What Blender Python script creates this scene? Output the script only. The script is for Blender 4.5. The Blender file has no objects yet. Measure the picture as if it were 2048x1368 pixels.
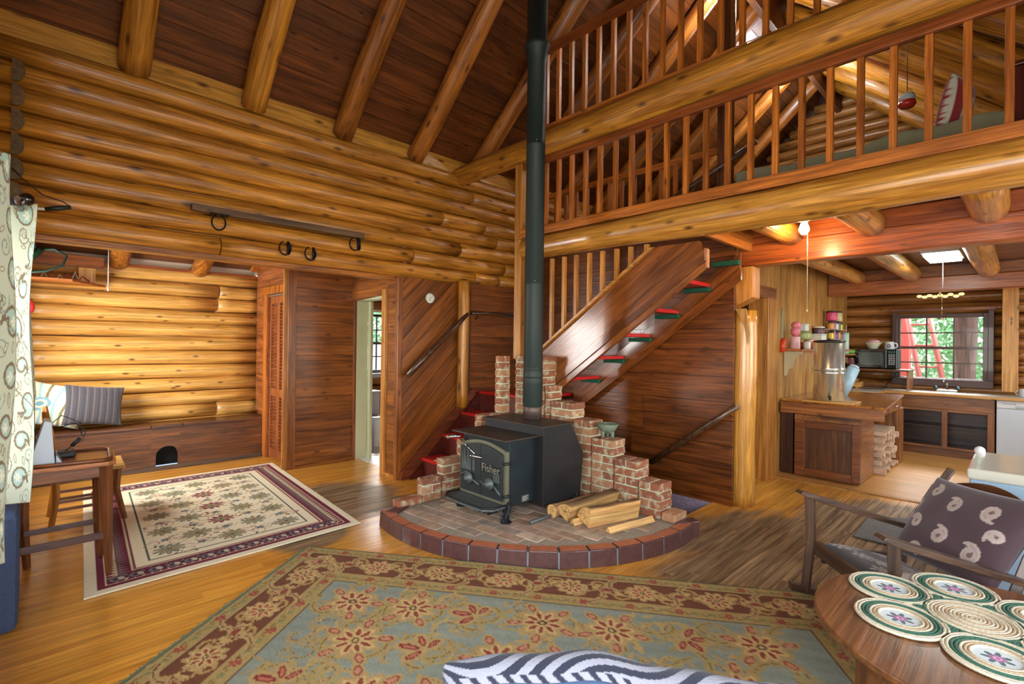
import bpy, bmesh, math, random
import numpy as np
from mathutils import Vector, Matrix
random.seed(7)
rng = np.random.RandomState(5)
scn = bpy.context.scene
col = scn.collection
PI = math.pi

def srgb(r, g, b):
    f = lambda c: (c/255/12.92) if c/255 <= .04045 else ((c/255+.055)/1.055)**2.4
    return (f(r), f(g), f(b), 1)

# ------------------------------------------------------------------ camera
F_PX = 994.0
th = math.atan2(1026, 994); pit = math.atan(3.5/994); roll = 0.0125
fh = Vector((math.cos(th), math.sin(th), 0)); up0 = Vector((0, 0, 1)); r0 = fh.cross(up0)
fw = fh*math.cos(pit)+up0*math.sin(pit); u1 = r0.cross(fw)
Rv = r0*math.cos(roll)+u1*math.sin(roll); Uv = u1*math.cos(roll)-r0*math.sin(roll)
cd = bpy.data.cameras.new('camera'); cam = bpy.data.objects.new('camera', cd); col.objects.link(cam)
m = Matrix.Identity(4)
for i in range(3):
    m[i][0] = Rv[i]; m[i][1] = Uv[i]; m[i][2] = -fw[i]
m[0][3], m[1][3], m[2][3] = 0, 0, 1.5
cam.matrix_world = m
cd.sensor_fit = 'HORIZONTAL'; cd.sensor_width = 36; cd.lens = 36*F_PX/2048; cd.clip_start = .05
scn.camera = cam

# ------------------------------------------------------------------ world, daylight, exposure
w = bpy.data.worlds.new('sky'); scn.world = w; w.use_nodes = True
nt = w.node_tree; nt.nodes.clear()
wo = nt.nodes.new('ShaderNodeOutputWorld'); bg = nt.nodes.new('ShaderNodeBackground')
sk = nt.nodes.new('ShaderNodeTexSky'); sk.sky_type = 'NISHITA'; sk.sun_disc = False
sk.sun_elevation = math.radians(50); sk.sun_rotation = math.radians(200)
nt.links.new(sk.outputs[0], bg.inputs[0]); bg.inputs[1].default_value = .9
nt.links.new(bg.outputs[0], wo.inputs[0])
scn.view_settings.view_transform = 'Standard'; scn.view_settings.look = 'None'
scn.view_settings.gamma = 1; scn.view_settings.use_curve_mapping = False
scn.view_settings.exposure = -0.33

def window_light(loc, target, sx, sy, power, colr=(1, .98, .95), spread=170):
    l = bpy.data.lights.new('daylight', 'AREA'); l.shape = 'RECTANGLE'; l.size = sx; l.size_y = sy
    l.energy = power; l.color = colr; l.spread = math.radians(spread)
    o = bpy.data.objects.new('window_daylight', l); col.objects.link(o); o.location = loc
    d = Vector(target)-Vector(loc); o.rotation_euler = d.to_track_quat('-Z', 'Y').to_euler()
    return o
def bulb_light(loc, power, colr=(1, .8, .55), r=.03):
    l = bpy.data.lights.new('bulb', 'POINT'); l.energy = power; l.color = colr; l.shadow_soft_size = r
    o = bpy.data.objects.new('bulb_light', l); col.objects.link(o); o.location = loc
L = [
 # windows of the left wall (x = -0.25) : living room, alcove
 window_light((-.42, 3.05, 1.45), (2, 3.05, 1.0), 1.0, 1.25, 22),
 window_light((-.42, 6.1, 1.5), (2, 6.1, 1.1), .9, 1.1, 150),
 # windows of the wall behind the camera (y = -1.7) and of the near left corner
 window_light((1.35, -1.95, 1.45), (1.5, 2, 1.2), 2.2, 1.7, 85),
 window_light((4.6, -1.95, 1.45), (4.6, 2, 1.2), 1.6, 1.3, 90),
 window_light((-.42, .15, 1.5), (2.2, 2.2, .7), 2.7, 1.3, 165),
 # bathroom window, kitchen window, side room window
 window_light((4.8, 10.0, 3.6), (3.75, 6.4, .6), 2.0, 1.2, 1500),
 window_light((12.4, .9, 3.7), (8.6, .9, .9), 1.8, 1.2, 650),
 window_light((8.3, -1.95, 1.6), (8.0, 1, 1.2), 1.4, 1.1, 70),
 window_light((6.6, 4.62, 1.6), (6, 3, 1.2), .8, 1.0, 25),
]
sun = bpy.data.lights.new('sun', 'SUN'); sun.energy = 6; sun.angle = .02; sun.color = (1, .96, .88)
so_ = bpy.data.objects.new('sun', sun); col.objects.link(so_); so_.rotation_euler = Vector((-.25, -.62, -.75)).to_track_quat('-Z', 'Y').to_euler()
bulb_light((4.22, 1.20, 2.37), 16, (1, .66, .34))
bulb_light((7.5, 2.18, 4.98), 115, (.95, .97, 1))
bulb_light((5.3, 2.18, 5.12), 60, (1, .92, .8))
fl_ = bpy.data.lights.new('fluorescent', 'AREA'); fl_.energy = 16; fl_.size = .5; fl_.color = (.95, 1, .97)
fo = bpy.data.objects.new('kitchen_light', fl_); col.objects.link(fo); fo.location = (7.25, .64, 2.43)

# ------------------------------------------------------------------ builders
class B:
    def __init__(s): s.v = []; s.f = []; s.sm = []; s.uvc = None
    def add(s, vs, fs, smooth=False, M=None):
        n = len(s.v)
        if M is not None: vs = [tuple(M @ Vector(v)) for v in vs]
        s.v += [tuple(v) for v in vs]; s.f += [tuple(i+n for i in f) for f in fs]; s.sm += [smooth]*len(fs)
        return s
    def box(s, x0, x1, y0, y1, z0, z1, M=None):
        vs = [(x, y, z) for z in (z0, z1) for y in (y0, y1) for x in (x0, x1)]
        return s.add(vs, [(0,2,3,1),(4,5,7,6),(0,1,5,4),(2,6,7,3),(0,4,6,2),(1,3,7,5)], False, M)
    def prism(s, poly, a, b, axis='X', M=None):
        # poly: list of 2d points; extruded along axis between a and b
        def P(p, t):
            if axis == 'X': return (t, p[0], p[1])
            if axis == 'Y': return (p[0], t, p[1])
            return (p[0], p[1], t)
        n = len(poly)
        vs = [P(p, a) for p in poly]+[P(p, b) for p in poly]
        fs = [tuple(range(n))[::-1], tuple(range(n, 2*n))]+[(i, (i+1) % n, (i+1) % n+n, i+n) for i in range(n)]
        return s.add(vs, fs, False, M)
    def tube(s, pts, r, seg=10, caps=True, smooth=True, M=None, sq=1.0):
        pts = [Vector(p) for p in pts]; n = len(pts)
        rr = r if isinstance(r, (list, tuple)) else [r]*n
        vs = []; fs = []
        prev = None
        for i, p in enumerate(pts):
            t = (pts[min(i+1, n-1)]-pts[max(i-1, 0)]).normalized()
            if prev is None:
                a = Vector((0, 0, 1)) if abs(t.z) < .9 else Vector((1, 0, 0))
                x = t.cross(a).normalized()
            else:
                x = (prev-t*prev.dot(t))
                x = x.normalized() if x.length > 1e-6 else t.orthogonal().normalized()
            prev = x; y = t.cross(x).normalized()
            for k in range(seg):
                an = 2*PI*k/seg
                vs.append(p+x*math.cos(an)*rr[i]+y*math.sin(an)*rr[i]*sq)
        for i in range(n-1):
            for k in range(seg):
                k2 = (k+1) % seg
                fs.append((i*seg+k, i*seg+k2, (i+1)*seg+k2, (i+1)*seg+k))
        s.add(vs, fs, smooth, M)
        if caps:
            nn = len(s.v)-len(vs)
            s.f.append(tuple(nn+k for k in range(seg))[::-1]); s.sm.append(False)
            s.f.append(tuple(nn+(n-1)*seg+k for k in range(seg))); s.sm.append(False)
        return s
    def cyl(s, p0, p1, r0_, r1_=None, seg=16, smooth=True, M=None):
        return s.tube([p0, p1], [r0_, r0_ if r1_ is None else r1_], seg, True, smooth, M)
    def lathe(s, prof, c=(0, 0, 0), seg=24, smooth=True, M=None, cap=True):
        vs = []; fs = []; n = len(prof)
        for (r, z) in prof:
            for k in range(seg):
                a = 2*PI*k/seg; vs.append((c[0]+r*math.cos(a), c[1]+r*math.sin(a), c[2]+z))
        for i in range(n-1):
            for k in range(seg):
                k2 = (k+1) % seg; fs.append((i*seg+k, i*seg+k2, (i+1)*seg+k2, (i+1)*seg+k))
        s.add(vs, fs, smooth, M)
        if cap:
            nn = len(s.v)-len(vs)
            s.f.append(tuple(nn+k for k in range(seg))[::-1]); s.sm.append(False)
            s.f.append(tuple(nn+(n-1)*seg+k for k in range(seg))); s.sm.append(False)
        return s
    def ell(s, c, rx, ry, rz, seg=16, rings=10, M=None):
        prof = []
        vs = []; fs = []
        for i in range(rings+1):
            a = -PI/2+PI*i/rings
            for k in range(seg):
                b = 2*PI*k/seg
                vs.append((c[0]+rx*math.cos(a)*math.cos(b), c[1]+ry*math.cos(a)*math.sin(b), c[2]+rz*math.sin(a)))
        for i in range(rings):
            for k in range(seg):
                k2 = (k+1) % seg; fs.append((i*seg+k, i*seg+k2, (i+1)*seg+k2, (i+1)*seg+k))
        return s.add(vs, fs, True, M)
    def log(s, p0, p1, r, seg=14, rings=14, wob=.012, jit=0.06, squash=1.0, top=None):
        """a peeled log: wavy radius, slight bend"""
        p0 = Vector(p0); p1 = Vector(p1); ph = random.random()*9; ph2 = random.random()*9
        t = (p1-p0); n = rings+1
        pts = []; rr = []
        a = Vector((0, 0, 1)) if abs(t.normalized().z) < .9 else Vector((1, 0, 0))
        sx = t.normalized().cross(a).normalized(); sy = t.normalized().cross(sx)
        r_0, r_1 = (r if isinstance(r, tuple) else (r, r))
        for i in range(n):
            q = i/(n-1); L_ = q*t.length
            e = min(q, 1-q)*2; e = min(1, e*4)
            pts.append(p0+t*q+(sx*math.sin(L_*1.3+ph)+sy*math.sin(L_*1.7+ph2))*wob*e)
            rr.append((r_0+(r_1-r_0)*q)*(1+jit*.5*math.sin(L_*2.3+ph)+jit*.4*math.sin(L_*6.1+ph2)))
        s.tube(pts, rr, seg, True, True, None, squash)
        return s

parents = {}
def link(o): col.objects.link(o); return o
def obj(name, b, mat, parent=None, bevel=0, tagd=None, subsurf=0):
    me = bpy.data.meshes.new(name); me.from_pydata(b.v, [], b.f)
    me.polygons.foreach_set('use_smooth', b.sm)
    mats = mat if isinstance(mat, (list, tuple)) else [mat]
    for mt in mats: me.materials.append(mt)
    me.validate(); me.update()
    bm_ = bmesh.new(); bm_.from_mesh(me); bmesh.ops.recalc_face_normals(bm_, faces=bm_.faces); bm_.to_mesh(me); bm_.free()
    o = bpy.data.objects.new(name, me); link(o)
    if bevel:
        md = o.modifiers.new('bevel', 'BEVEL'); md.width = bevel; md.segments = 2; md.limit_method = 'ANGLE'; md.angle_limit = math.radians(50)
    if subsurf:
        md = o.modifiers.new('sub', 'SUBSURF'); md.levels = subsurf; md.render_levels = subsurf
    if parent is not None: setpar(o, parent)
    return o
def regrain(o, d):
    """turn the object's own axes so that its local x runs along d (the grain follows the timber)"""
    d = Vector(d).normalized(); a = Vector((0, 0, 1)) if abs(d.z) < .95 else Vector((1, 0, 0))
    y = a.cross(d).normalized(); z = d.cross(y); R = Matrix.Identity(4)
    for i in range(3): R[i][0] = d[i]; R[i][1] = y[i]; R[i][2] = z[i]
    o.data.transform(R.inverted()); o.matrix_basis = R
    return o
def setpar(o, parent):
    o.parent = parent
    if parent.name in parents: o.matrix_parent_inverse = parents[parent.name]
def thing(name, label, cat, loc=(0, 0, 0), rz=0, group=None, local=False):
    o = bpy.data.objects.new(name, None); link(o); o.location = loc; o.rotation_euler = (0, 0, rz)
    o.empty_display_size = .05
    o['label'] = label; o['category'] = cat
    if group: o['group'] = group
    if not local: parents[o.name] = (Matrix.Translation(loc) @ Matrix.Rotation(rz, 4, 'Z')).inverted()
    return o
def tag(o, label, cat, group=None, kind=None):
    o['label'] = label; o['category'] = cat
    if group: o['group'] = group
    if kind: o['kind'] = kind
    return o
def struct(name, b, mat, bevel=0):
    o = obj(name, b, mat, None, bevel); o['kind'] = 'structure'; return o
def copy_tree(o, parent=None):
    c = o.copy(); link(c)
    if parent is not None: c.parent = parent
    for ch in list(o.children): copy_tree(ch, c)
    return c
def dup(root, loc, rz, label, group=None):
    c = copy_tree(root); c.location = loc; c.rotation_euler = (0, 0, rz); c['label'] = label
    if group: c['group'] = group
    return c

# ------------------------------------------------------------------ materials
MATS = {}
def new_mat(name):
    mt = bpy.data.materials.new(name); mt.use_nodes = True
    return mt, mt.node_tree, mt.node_tree.nodes['Principled BSDF']
def plain(name, c, rough=.5, metal=0, coat=0, emit=None, es=0, noise=.12, bump=0, nscale=30, trans=0, alpha=1, sheen=0):
    if name in MATS: return MATS[name]
    mt, t, p = new_mat(name); N = t.nodes.new; K = t.links.new
    cc = srgb(*c)
    p.inputs['Roughness'].default_value = rough; p.inputs['Metallic'].default_value = metal
    p.inputs['Coat Weight'].default_value = coat
    if noise:
        tc = N('ShaderNodeTexCoord'); nz = N('ShaderNodeTexNoise'); nz.inputs['Scale'].default_value = nscale; nz.inputs['Detail'].default_value = 4
        K(tc.outputs['Object'], nz.inputs['Vector'])
        mx = N('ShaderNodeMix'); mx.data_type = 'RGBA'
        mx.inputs[6].default_value = tuple(x*(1-noise) for x in cc[:3])+(1,); mx.inputs[7].default_value = tuple(min(1, x*(1+noise)) for x in cc[:3])+(1,)
        K(nz.outputs['Fac'], mx.inputs[0]); K(mx.outputs[2], p.inputs['Base Color'])
        if bump:
            b = N('ShaderNodeBump'); b.inputs['Strength'].default_value = bump; b.inputs['Distance'].default_value = .01
            K(nz.outputs['Fac'], b.inputs['Height']); K(b.outputs[0], p.inputs['Normal'])
    else: p.inputs['Base Color'].default_value = cc
    if emit:
        p.inputs['Emission Color'].default_value = srgb(*emit); p.inputs['Emission Strength'].default_value = es
    if trans: p.inputs['Transmission Weight'].default_value = trans
    if alpha < 1: p.inputs['Alpha'].default_value = alpha
    if sheen: p.inputs['Sheen Weight'].default_value = sheen
    MATS[name] = mt
    return mt

def wood(name, ca, cb, axis='X', rough=.38, coat=.25, isl=.3, knots=.13, bump=.25, grain=1.0, kc=(74, 38, 16), crough=.24, wear=None, streak=.85):
    key = name+axis
    if key in MATS: return MATS[key]
    mt, t, p = new_mat(key); N = t.nodes.new; K = t.links.new
    tc = N('ShaderNodeTexCoord'); geo = N('ShaderNodeNewGeometry'); oi = N('ShaderNodeObjectInfo')
    a1 = N('ShaderNodeMath'); a1.operation = 'ADD'; K(geo.outputs['Random Per Island'], a1.inputs[0]); K(oi.outputs['Random'], a1.inputs[1])
    a2 = N('ShaderNodeMath'); a2.operation = 'MULTIPLY'; K(a1.outputs[0], a2.inputs[0]); a2.inputs[1].default_value = 41.0
    va = N('ShaderNodeVectorMath'); va.operation = 'ADD'; K(tc.outputs['Object'], va.inputs[0]); K(a2.outputs[0], va.inputs[1])
    def mp(al, ac):
        mpn = N('ShaderNodeMapping'); s_ = [ac, ac, ac]; s_['XYZ'.index(axis)] = al
        mpn.inputs['Scale'].default_value = s_; K(va.outputs[0], mpn.inputs['Vector']); return mpn
    m1 = mp(.9*grain, 9*grain); n1 = N('ShaderNodeTexNoise'); n1.inputs['Scale'].default_value = 1.3; n1.inputs['Detail'].default_value = 5
    n1.inputs['Roughness'].default_value = .6; n1.inputs['Distortion'].default_value = 1.2; K(m1.outputs[0], n1.inputs['Vector'])
    m4 = mp(1.6*grain, 42*grain); n4 = N('ShaderNodeTexNoise'); n4.inputs['Scale'].default_value = 1; n4.inputs['Detail'].default_value = 5; n4.inputs['Distortion'].default_value = .6; K(m4.outputs[0], n4.inputs['Vector'])
    m2 = mp(4*grain, 110*grain); n2 = N('ShaderNodeTexNoise'); n2.inputs['Scale'].default_value = 1; n2.inputs['Detail'].default_value = 3; K(m2.outputs[0], n2.inputs['Vector'])
    r1 = N('ShaderNodeValToRGB'); K(n1.outputs['Fac'], r1.inputs[0])
    r1.color_ramp.elements[0].position = .32; r1.color_ramp.elements[0].color = srgb(*cb)
    r1.color_ramp.elements[1].position = .62; r1.color_ramp.elements[1].color = srgb(*ca)
    mr = N('ShaderNodeMapRange'); mr.inputs[1].default_value = .25; mr.inputs[2].default_value = .75; mr.inputs[3].default_value = .72; mr.inputs[4].default_value = 1.18
    K(n2.outputs['Fac'], mr.inputs[0])
    mul = N('ShaderNodeMix'); mul.data_type = 'RGBA'; mul.blend_type = 'MULTIPLY'; mul.inputs[0].default_value = .9
    K(r1.outputs[0], mul.inputs[6]); K(mr.outputs[0], mul.inputs[7])
    mr4 = N('ShaderNodeMapRange'); mr4.inputs[1].default_value = .34; mr4.inputs[2].default_value = .62; mr4.inputs[3].default_value = .58; mr4.inputs[4].default_value = 1.16
    K(n4.outputs['Fac'], mr4.inputs[0])
    mul4 = N('ShaderNodeMix'); mul4.data_type = 'RGBA'; mul4.blend_type = 'MULTIPLY'; mul4.inputs[0].default_value = streak
    K(mul.outputs[2], mul4.inputs[6]); K(mr4.outputs[0], mul4.inputs[7])
    last = mul4.outputs[2]
    if knots:
        m3 = mp(3.6, 9.5); vo = N('ShaderNodeTexVoronoi'); vo.inputs['Scale'].default_value = 1; K(m3.outputs[0], vo.inputs['Vector'])
        mk = N('ShaderNodeMapRange'); mk.inputs[1].default_value = knots*.45; mk.inputs[2].default_value = knots*1.5; mk.inputs[3].default_value = .9; mk.inputs[4].default_value = 0
        K(vo.outputs['Distance'], mk.inputs[0])
        kx = N('ShaderNodeMix'); kx.data_type = 'RGBA'; K(mk.outputs[0], kx.inputs[0]); K(last, kx.inputs[6]); kx.inputs[7].default_value = srgb(*kc)
        last = kx.outputs[2]
    if wear:
        # worn bare boards: patches with a shape of their own, around given spots
        acc = None
        for (wx, wy, wr) in wear:
            ds = N('ShaderNodeVectorMath'); ds.operation = 'DISTANCE'; K(tc.outputs['Object'], ds.inputs[0]); ds.inputs[1].default_value = (wx, wy, 0)
            rg = N('ShaderNodeMapRange'); rg.inputs[1].default_value = wr*.55; rg.inputs[2].default_value = wr*1.25; rg.inputs[3].default_value = 1; rg.inputs[4].default_value = 0
            K(ds.outputs['Value'], rg.inputs[0])
            if acc is None: acc = rg.outputs[0]
            else:
                mxm = N('ShaderNodeMath'); mxm.operation = 'MAXIMUM'; K(acc, mxm.inputs[0]); K(rg.outputs[0], mxm.inputs[1]); acc = mxm.outputs[0]
        nw = N('ShaderNodeTexNoise'); nw.inputs['Scale'].default_value = 4; nw.inputs['Detail'].default_value = 6
        mw = N('ShaderNodeMapping'); mw.inputs['Scale'].default_value = (.5, 1.6, 1); K(tc.outputs['Object'], mw.inputs['Vector']); K(mw.outputs[0], nw.inputs['Vector'])
        su = N('ShaderNodeMath'); su.operation = 'ADD'; K(acc, su.inputs[0]); K(nw.outputs['Fac'], su.inputs[1])
        rw = N('ShaderNodeMapRange'); rw.inputs[1].default_value = .85; rw.inputs[2].default_value = 1.2; K(su.outputs[0], rw.inputs[0])
        r2 = N('ShaderNodeValToRGB'); K(n1.outputs['Fac'], r2.inputs[0])
        r2.color_ramp.elements[0].position = .35; r2.color_ramp.elements[0].color = srgb(104, 78, 52)
        r2.color_ramp.elements[1].position = .65; r2.color_ramp.elements[1].color = srgb(172, 142, 104)
        wx_ = N('ShaderNodeMix'); wx_.data_type = 'RGBA'; K(rw.outputs[0], wx_.inputs[0]); K(last, wx_.inputs[6])
        mul2 = N('ShaderNodeMix'); mul2.data_type = 'RGBA'; mul2.blend_type = 'MULTIPLY'; mul2.inputs[0].default_value = .9
        K(r2.outputs[0], mul2.inputs[6]); K(mr4.outputs[0], mul2.inputs[7]); K(mul2.outputs[2], wx_.inputs[7]); last = wx_.outputs[2]
        ro = N('ShaderNodeMapRange'); ro.inputs[3].default_value = rough; ro.inputs[4].default_value = .55; K(rw.outputs[0], ro.inputs[0]); K(ro.outputs[0], p.inputs['Roughness'])
        co = N('ShaderNodeMapRange'); co.inputs[3].default_value = coat; co.inputs[4].default_value = 0.03; K(rw.outputs[0], co.inputs[0]); K(co.outputs[0], p.inputs['Coat Weight'])
    else:
        p.inputs['Roughness'].default_value = rough; p.inputs['Coat Weight'].default_value = coat
    hs = N('ShaderNodeHueSaturation'); hs.inputs['Hue'].default_value = .504; K(last, hs.inputs['Color'])
    hv = N('ShaderNodeMapRange'); hv.inputs[3].default_value = 1-isl; hv.inputs[4].default_value = 1+isl*.7
    fr = N('ShaderNodeMath'); fr.operation = 'FRACT'; K(a1.outputs[0], fr.inputs[0]); K(fr.outputs[0], hv.inputs[0]); K(hv.outputs[0], hs.inputs['Value'])
    K(hs.outputs[0], p.inputs['Base Color'])
    p.inputs['Coat Roughness'].default_value = crough
    bp = N('ShaderNodeBump'); bp.inputs['Strength'].default_value = bump; bp.inputs['Distance'].default_value = .006
    sb = N('ShaderNodeMath'); sb.operation = 'ADD'; K(n4.outputs['Fac'], sb.inputs[0]); K(n2.outputs['Fac'], sb.inputs[1])
    K(sb.outputs[0], bp.inputs['Height']); K(bp.outputs[0], p.inputs['Normal'])
    MATS[key] = mt
    return mt
LOG = lambda a='X': wood('golden_log', (214, 142, 50), (158, 94, 28), a, .36, .30, .18, .16, bump=.8, crough=.2)
LOGD = lambda a='X': wood('amber_log', (188, 112, 40), (126, 68, 20), a, .36, .3, .15, .15, bump=.8, crough=.2)
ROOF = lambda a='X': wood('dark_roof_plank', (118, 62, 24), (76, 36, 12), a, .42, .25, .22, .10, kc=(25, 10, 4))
PANEL = lambda a='X': wood('cedar_panel', (158, 90, 34), (106, 54, 18), a, .4, .25, .22, .13)
RAIL = lambda a='X': wood('orange_rail', (200, 112, 42), (148, 74, 24), a, .4, .2, .2, .10)
TRIM = lambda a='Z': wood('amber_trim', (206, 138, 62), (166, 100, 40), a, .4, .2, .15, .09)
PALE = lambda a='Z': wood('pale_pine', (214, 160, 82), (178, 118, 50), a, .45, .15, .18, .10)
DARK = lambda a='X': wood('dark_walnut', (82, 44, 24), (48, 24, 12), a, .35, .3, .15, 0)
BEAM = lambda a='Y': wood('red_beam', (184, 88, 32), (130, 54, 16), a, .35, .4, .1, .08)
CHAIRW = lambda a='X': wood('chair_wood', (134, 78, 44), (92, 48, 26), a, .4, .2, .1, 0)
OAKD = lambda a='X': wood('smoked_oak', (88, 62, 46), (54, 38, 30), a, .4, .25, .1, 0)
BENCHW = lambda a='X': wood('bench_wood', (126, 74, 36), (84, 46, 20), a, .4, .25, .2, .08)
IRON = plain('black_iron', (42, 45, 48), .5, .55, noise=.35, nscale=9, bump=.2)
IRONL = plain('worn_iron', (92, 100, 98), .5, .5, noise=.3, nscale=12, bump=.3)
BLACKM = plain('matt_black', (28, 29, 30), .55, 0, noise=.1)
CHROME = plain('chrome', (225, 225, 220), .2, 1, noise=0)
BRASS = plain('brass', (190, 150, 80), .3, 1, noise=0)
WHITE = plain('white_enamel', (214, 220, 222), .35, 0, .2, noise=.03)
GLASS = plain('window_glass', (240, 245, 245), .02, 0, noise=0, alpha=.05)
RED = plain('red_paint', (190, 22, 22), .35, 0, .3, noise=.1, nscale=12)
GREEN = plain('green_carpet', (28, 84, 60), .95, 0, noise=.4, nscale=90, bump=.8)
CREAMP = plain('cream_green_paint', (196, 200, 160), .5, 0, noise=.1, nscale=6)
BWIN = plain('brown_window_paint', (74, 44, 38), .4, 0, .2, noise=.1)

# ------------------------------------------------------------------ pattern canvas -> coloured cloth mesh
class Cv:
    def __init__(s, w_, h_, res, bgc):
        s.w, s.h, s.res = w_, h_, res
        s.nx = int(round(w_/res))+1; s.ny = int(round(h_/res))+1
        s.a = np.zeros((s.ny, s.nx, 3), np.float32); s.a[:] = srgb(*bgc)[:3]
        s.X = np.linspace(0, w_, s.nx); s.Y = np.linspace(0, h_, s.ny)
    def win(s, x0, x1, y0, y1):
        i0 = max(0, int(x0/s.res)-1); i1 = min(s.nx, int(x1/s.res)+2); j0 = max(0, int(y0/s.res)-1); j1 = min(s.ny, int(y1/s.res)+2)
        if i0 >= i1 or j0 >= j1: return None
        gx, gy = np.meshgrid(s.X[i0:i1], s.Y[j0:j1]); return (slice(j0, j1), slice(i0, i1)), gx, gy
    def rect(s, x0, x1, y0, y1, c):
        w_ = s.win(x0, x1, y0, y1)
        if w_ is None: return
        sl, gx, gy = w_; mk = (gx >= x0) & (gx <= x1) & (gy >= y0) & (gy <= y1); s.a[sl][mk] = srgb(*c)[:3]
    def frame(s, d0, d1, c):
        gx, gy = np.meshgrid(s.X, s.Y); d = np.minimum(np.minimum(gx, s.w-gx), np.minimum(gy, s.h-gy))
        s.a[(d >= d0) & (d < d1)] = srgb(*c)[:3]
    def ell(s, cx, cy, rx, ry, an, c, ring=0):
        R_ = max(rx, ry); w_ = s.win(cx-R_, cx+R_, cy-R_, cy+R_)
        if w_ is None: return
        sl, gx, gy = w_; dx = gx-cx; dy = gy-cy; ca, sa = math.cos(an), math.sin(an)
        q = np.sqrt(((dx*ca+dy*sa)/rx)**2+((-dx*sa+dy*ca)/ry)**2)
        mk = q < 1
        if ring: mk &= q > 1-ring
        s.a[sl][mk] = srgb(*c)[:3]
    def line(s, pts, wd, c):
        cc = srgb(*c)[:3]
        for (x0, y0), (x1, y1) in zip(pts[:-1], pts[1:]):
            w_ = s.win(min(x0, x1)-wd, max(x0, x1)+wd, min(y0, y1)-wd, max(y0, y1)+wd)
            if w_ is None: continue
            sl, gx, gy = w_; dx, dy = x1-x0, y1-y0; L2 = dx*dx+dy*dy+1e-12
            t = np.clip(((gx-x0)*dx+(gy-y0)*dy)/L2, 0, 1)
            s.a[sl][np.hypot(gx-x0-t*dx, gy-y0-t*dy) < wd/2] = cc
    def petals(s, cx, cy, r, n, c, c2=None, wr=.42, an0=0, core=None):
        for k in range(n):
            an = an0+2*PI*k/n; px, py = cx+.58*r*math.cos(an), cy+.58*r*math.sin(an)
            s.ell(px, py, r*.45, r*wr*.5, an, c)
            if c2: s.ell(px, py, r*.27, r*wr*.26, an, c2)
        if core: s.ell(cx, cy, r*.26, r*.26, 0, core)
    def spiral(s, cx, cy, r, turns, an0, wd, c, dirn=1):
        pts = []
        for i in range(26):
            q = i/25; a = an0+dirn*q*turns*2*PI; rr = r*(1-q*.85); pts.append((cx+rr*math.cos(a), cy+rr*math.sin(a)))
        s.line(pts, wd, c)
    def paisley(s, cx, cy, r, an, c, edge, inner=None):
        for q in range(9):
            t = q/8; a = an+t*1.9; d = r*1.15*t
            s.ell(cx+d*math.cos(a), cy+d*math.sin(a), r*(1-.88*t)*.62+.004, r*(1-.88*t)*.62+.004, 0, edge)
        for q in range(9):
            t = q/8; a = an+t*1.9; d = r*1.15*t; rr = r*(1-.88*t)*.62-.008
            if rr > 0.003: s.ell(cx+d*math.cos(a), cy+d*math.sin(a), rr, rr, 0, c)
        if inner: s.petals(cx+.1*r*math.cos(an), cy+.1*r*math.sin(an), r*.34, 6, inner)
    def jitter(s, amt):
        n = rng.rand(s.ny, s.nx, 1).astype(np.float32)
        s.a *= (1-amt/2+amt*n)
CLOTH = {}
def cloth_mat(name='woven_cloth', rough=.9, bump=.3, sheen=.2, scale=260):
    if name in CLOTH: return CLOTH[name]
    mt, t, p = new_mat(name); N = t.nodes.new; K = t.links.new
    at = N('ShaderNodeAttribute'); at.attribute_name = 'pattern'
    K(at.outputs['Color'], p.inputs['Base Color']); p.inputs['Roughness'].default_value = rough; p.inputs['Sheen Weight'].default_value = sheen
    tc = N('ShaderNodeTexCoord'); nz = N('ShaderNodeTexNoise'); nz.inputs['Scale'].default_value = scale; K(tc.outputs['Object'], nz.inputs['Vector'])
    b = N('ShaderNodeBump'); b.inputs['Strength'].default_value = bump; b.inputs['Distance'].default_value = .004
    K(nz.outputs['Fac'], b.inputs['Height']); K(b.outputs[0], p.inputs['Normal'])
    CLOTH[name] = mt
    return mt
def cloth(name, cv, pos, mat, thick=.008, parent=None, offset=-1, smooth=True):
    """pos(gx, gy) -> (x, y, z) arrays; one vertex per canvas cell carries the woven pattern colour"""
    gx, gy = np.meshgrid(cv.X, cv.Y); x, y, z = pos(gx, gy)
    co = np.stack([np.broadcast_to(q, gx.shape) for q in (x, y, z)], -1).reshape(-1, 3).astype(np.float32)
    ny, nx = gx.shape; idx = np.arange(nx*ny).reshape(ny, nx)
    q = np.stack([idx[:-1, :-1], idx[:-1, 1:], idx[1:, 1:], idx[1:, :-1]], -1).reshape(-1, 4)
    me = bpy.data.meshes.new(name); me.vertices.add(len(co)); me.vertices.foreach_set('co', co.ravel())
    me.loops.add(q.size); me.loops.foreach_set('vertex_index', q.ravel().astype(np.int32))
    me.polygons.add(len(q)); me.polygons.foreach_set('loop_start', np.arange(0, q.size, 4, dtype=np.int32)); me.polygons.foreach_set('loop_total', np.full(len(q), 4, np.int32))
    me.update(); me.polygons.foreach_set('use_smooth', np.full(len(q), smooth))
    ca = me.color_attributes.new('pattern', 'FLOAT_COLOR', 'POINT')
    c4 = np.ones((len(co), 4), np.float32); c4[:, :3] = cv.a.reshape(-1, 3); ca.data.foreach_set('color', c4.ravel())
    me.materials.append(mat); me.update()
    o = bpy.data.objects.new(name, me); link(o)
    if thick:
        md = o.modifiers.new('thick', 'SOLIDIFY'); md.thickness = thick; md.offset = offset
    if parent is not None: setpar(o, parent)
    return o
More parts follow.
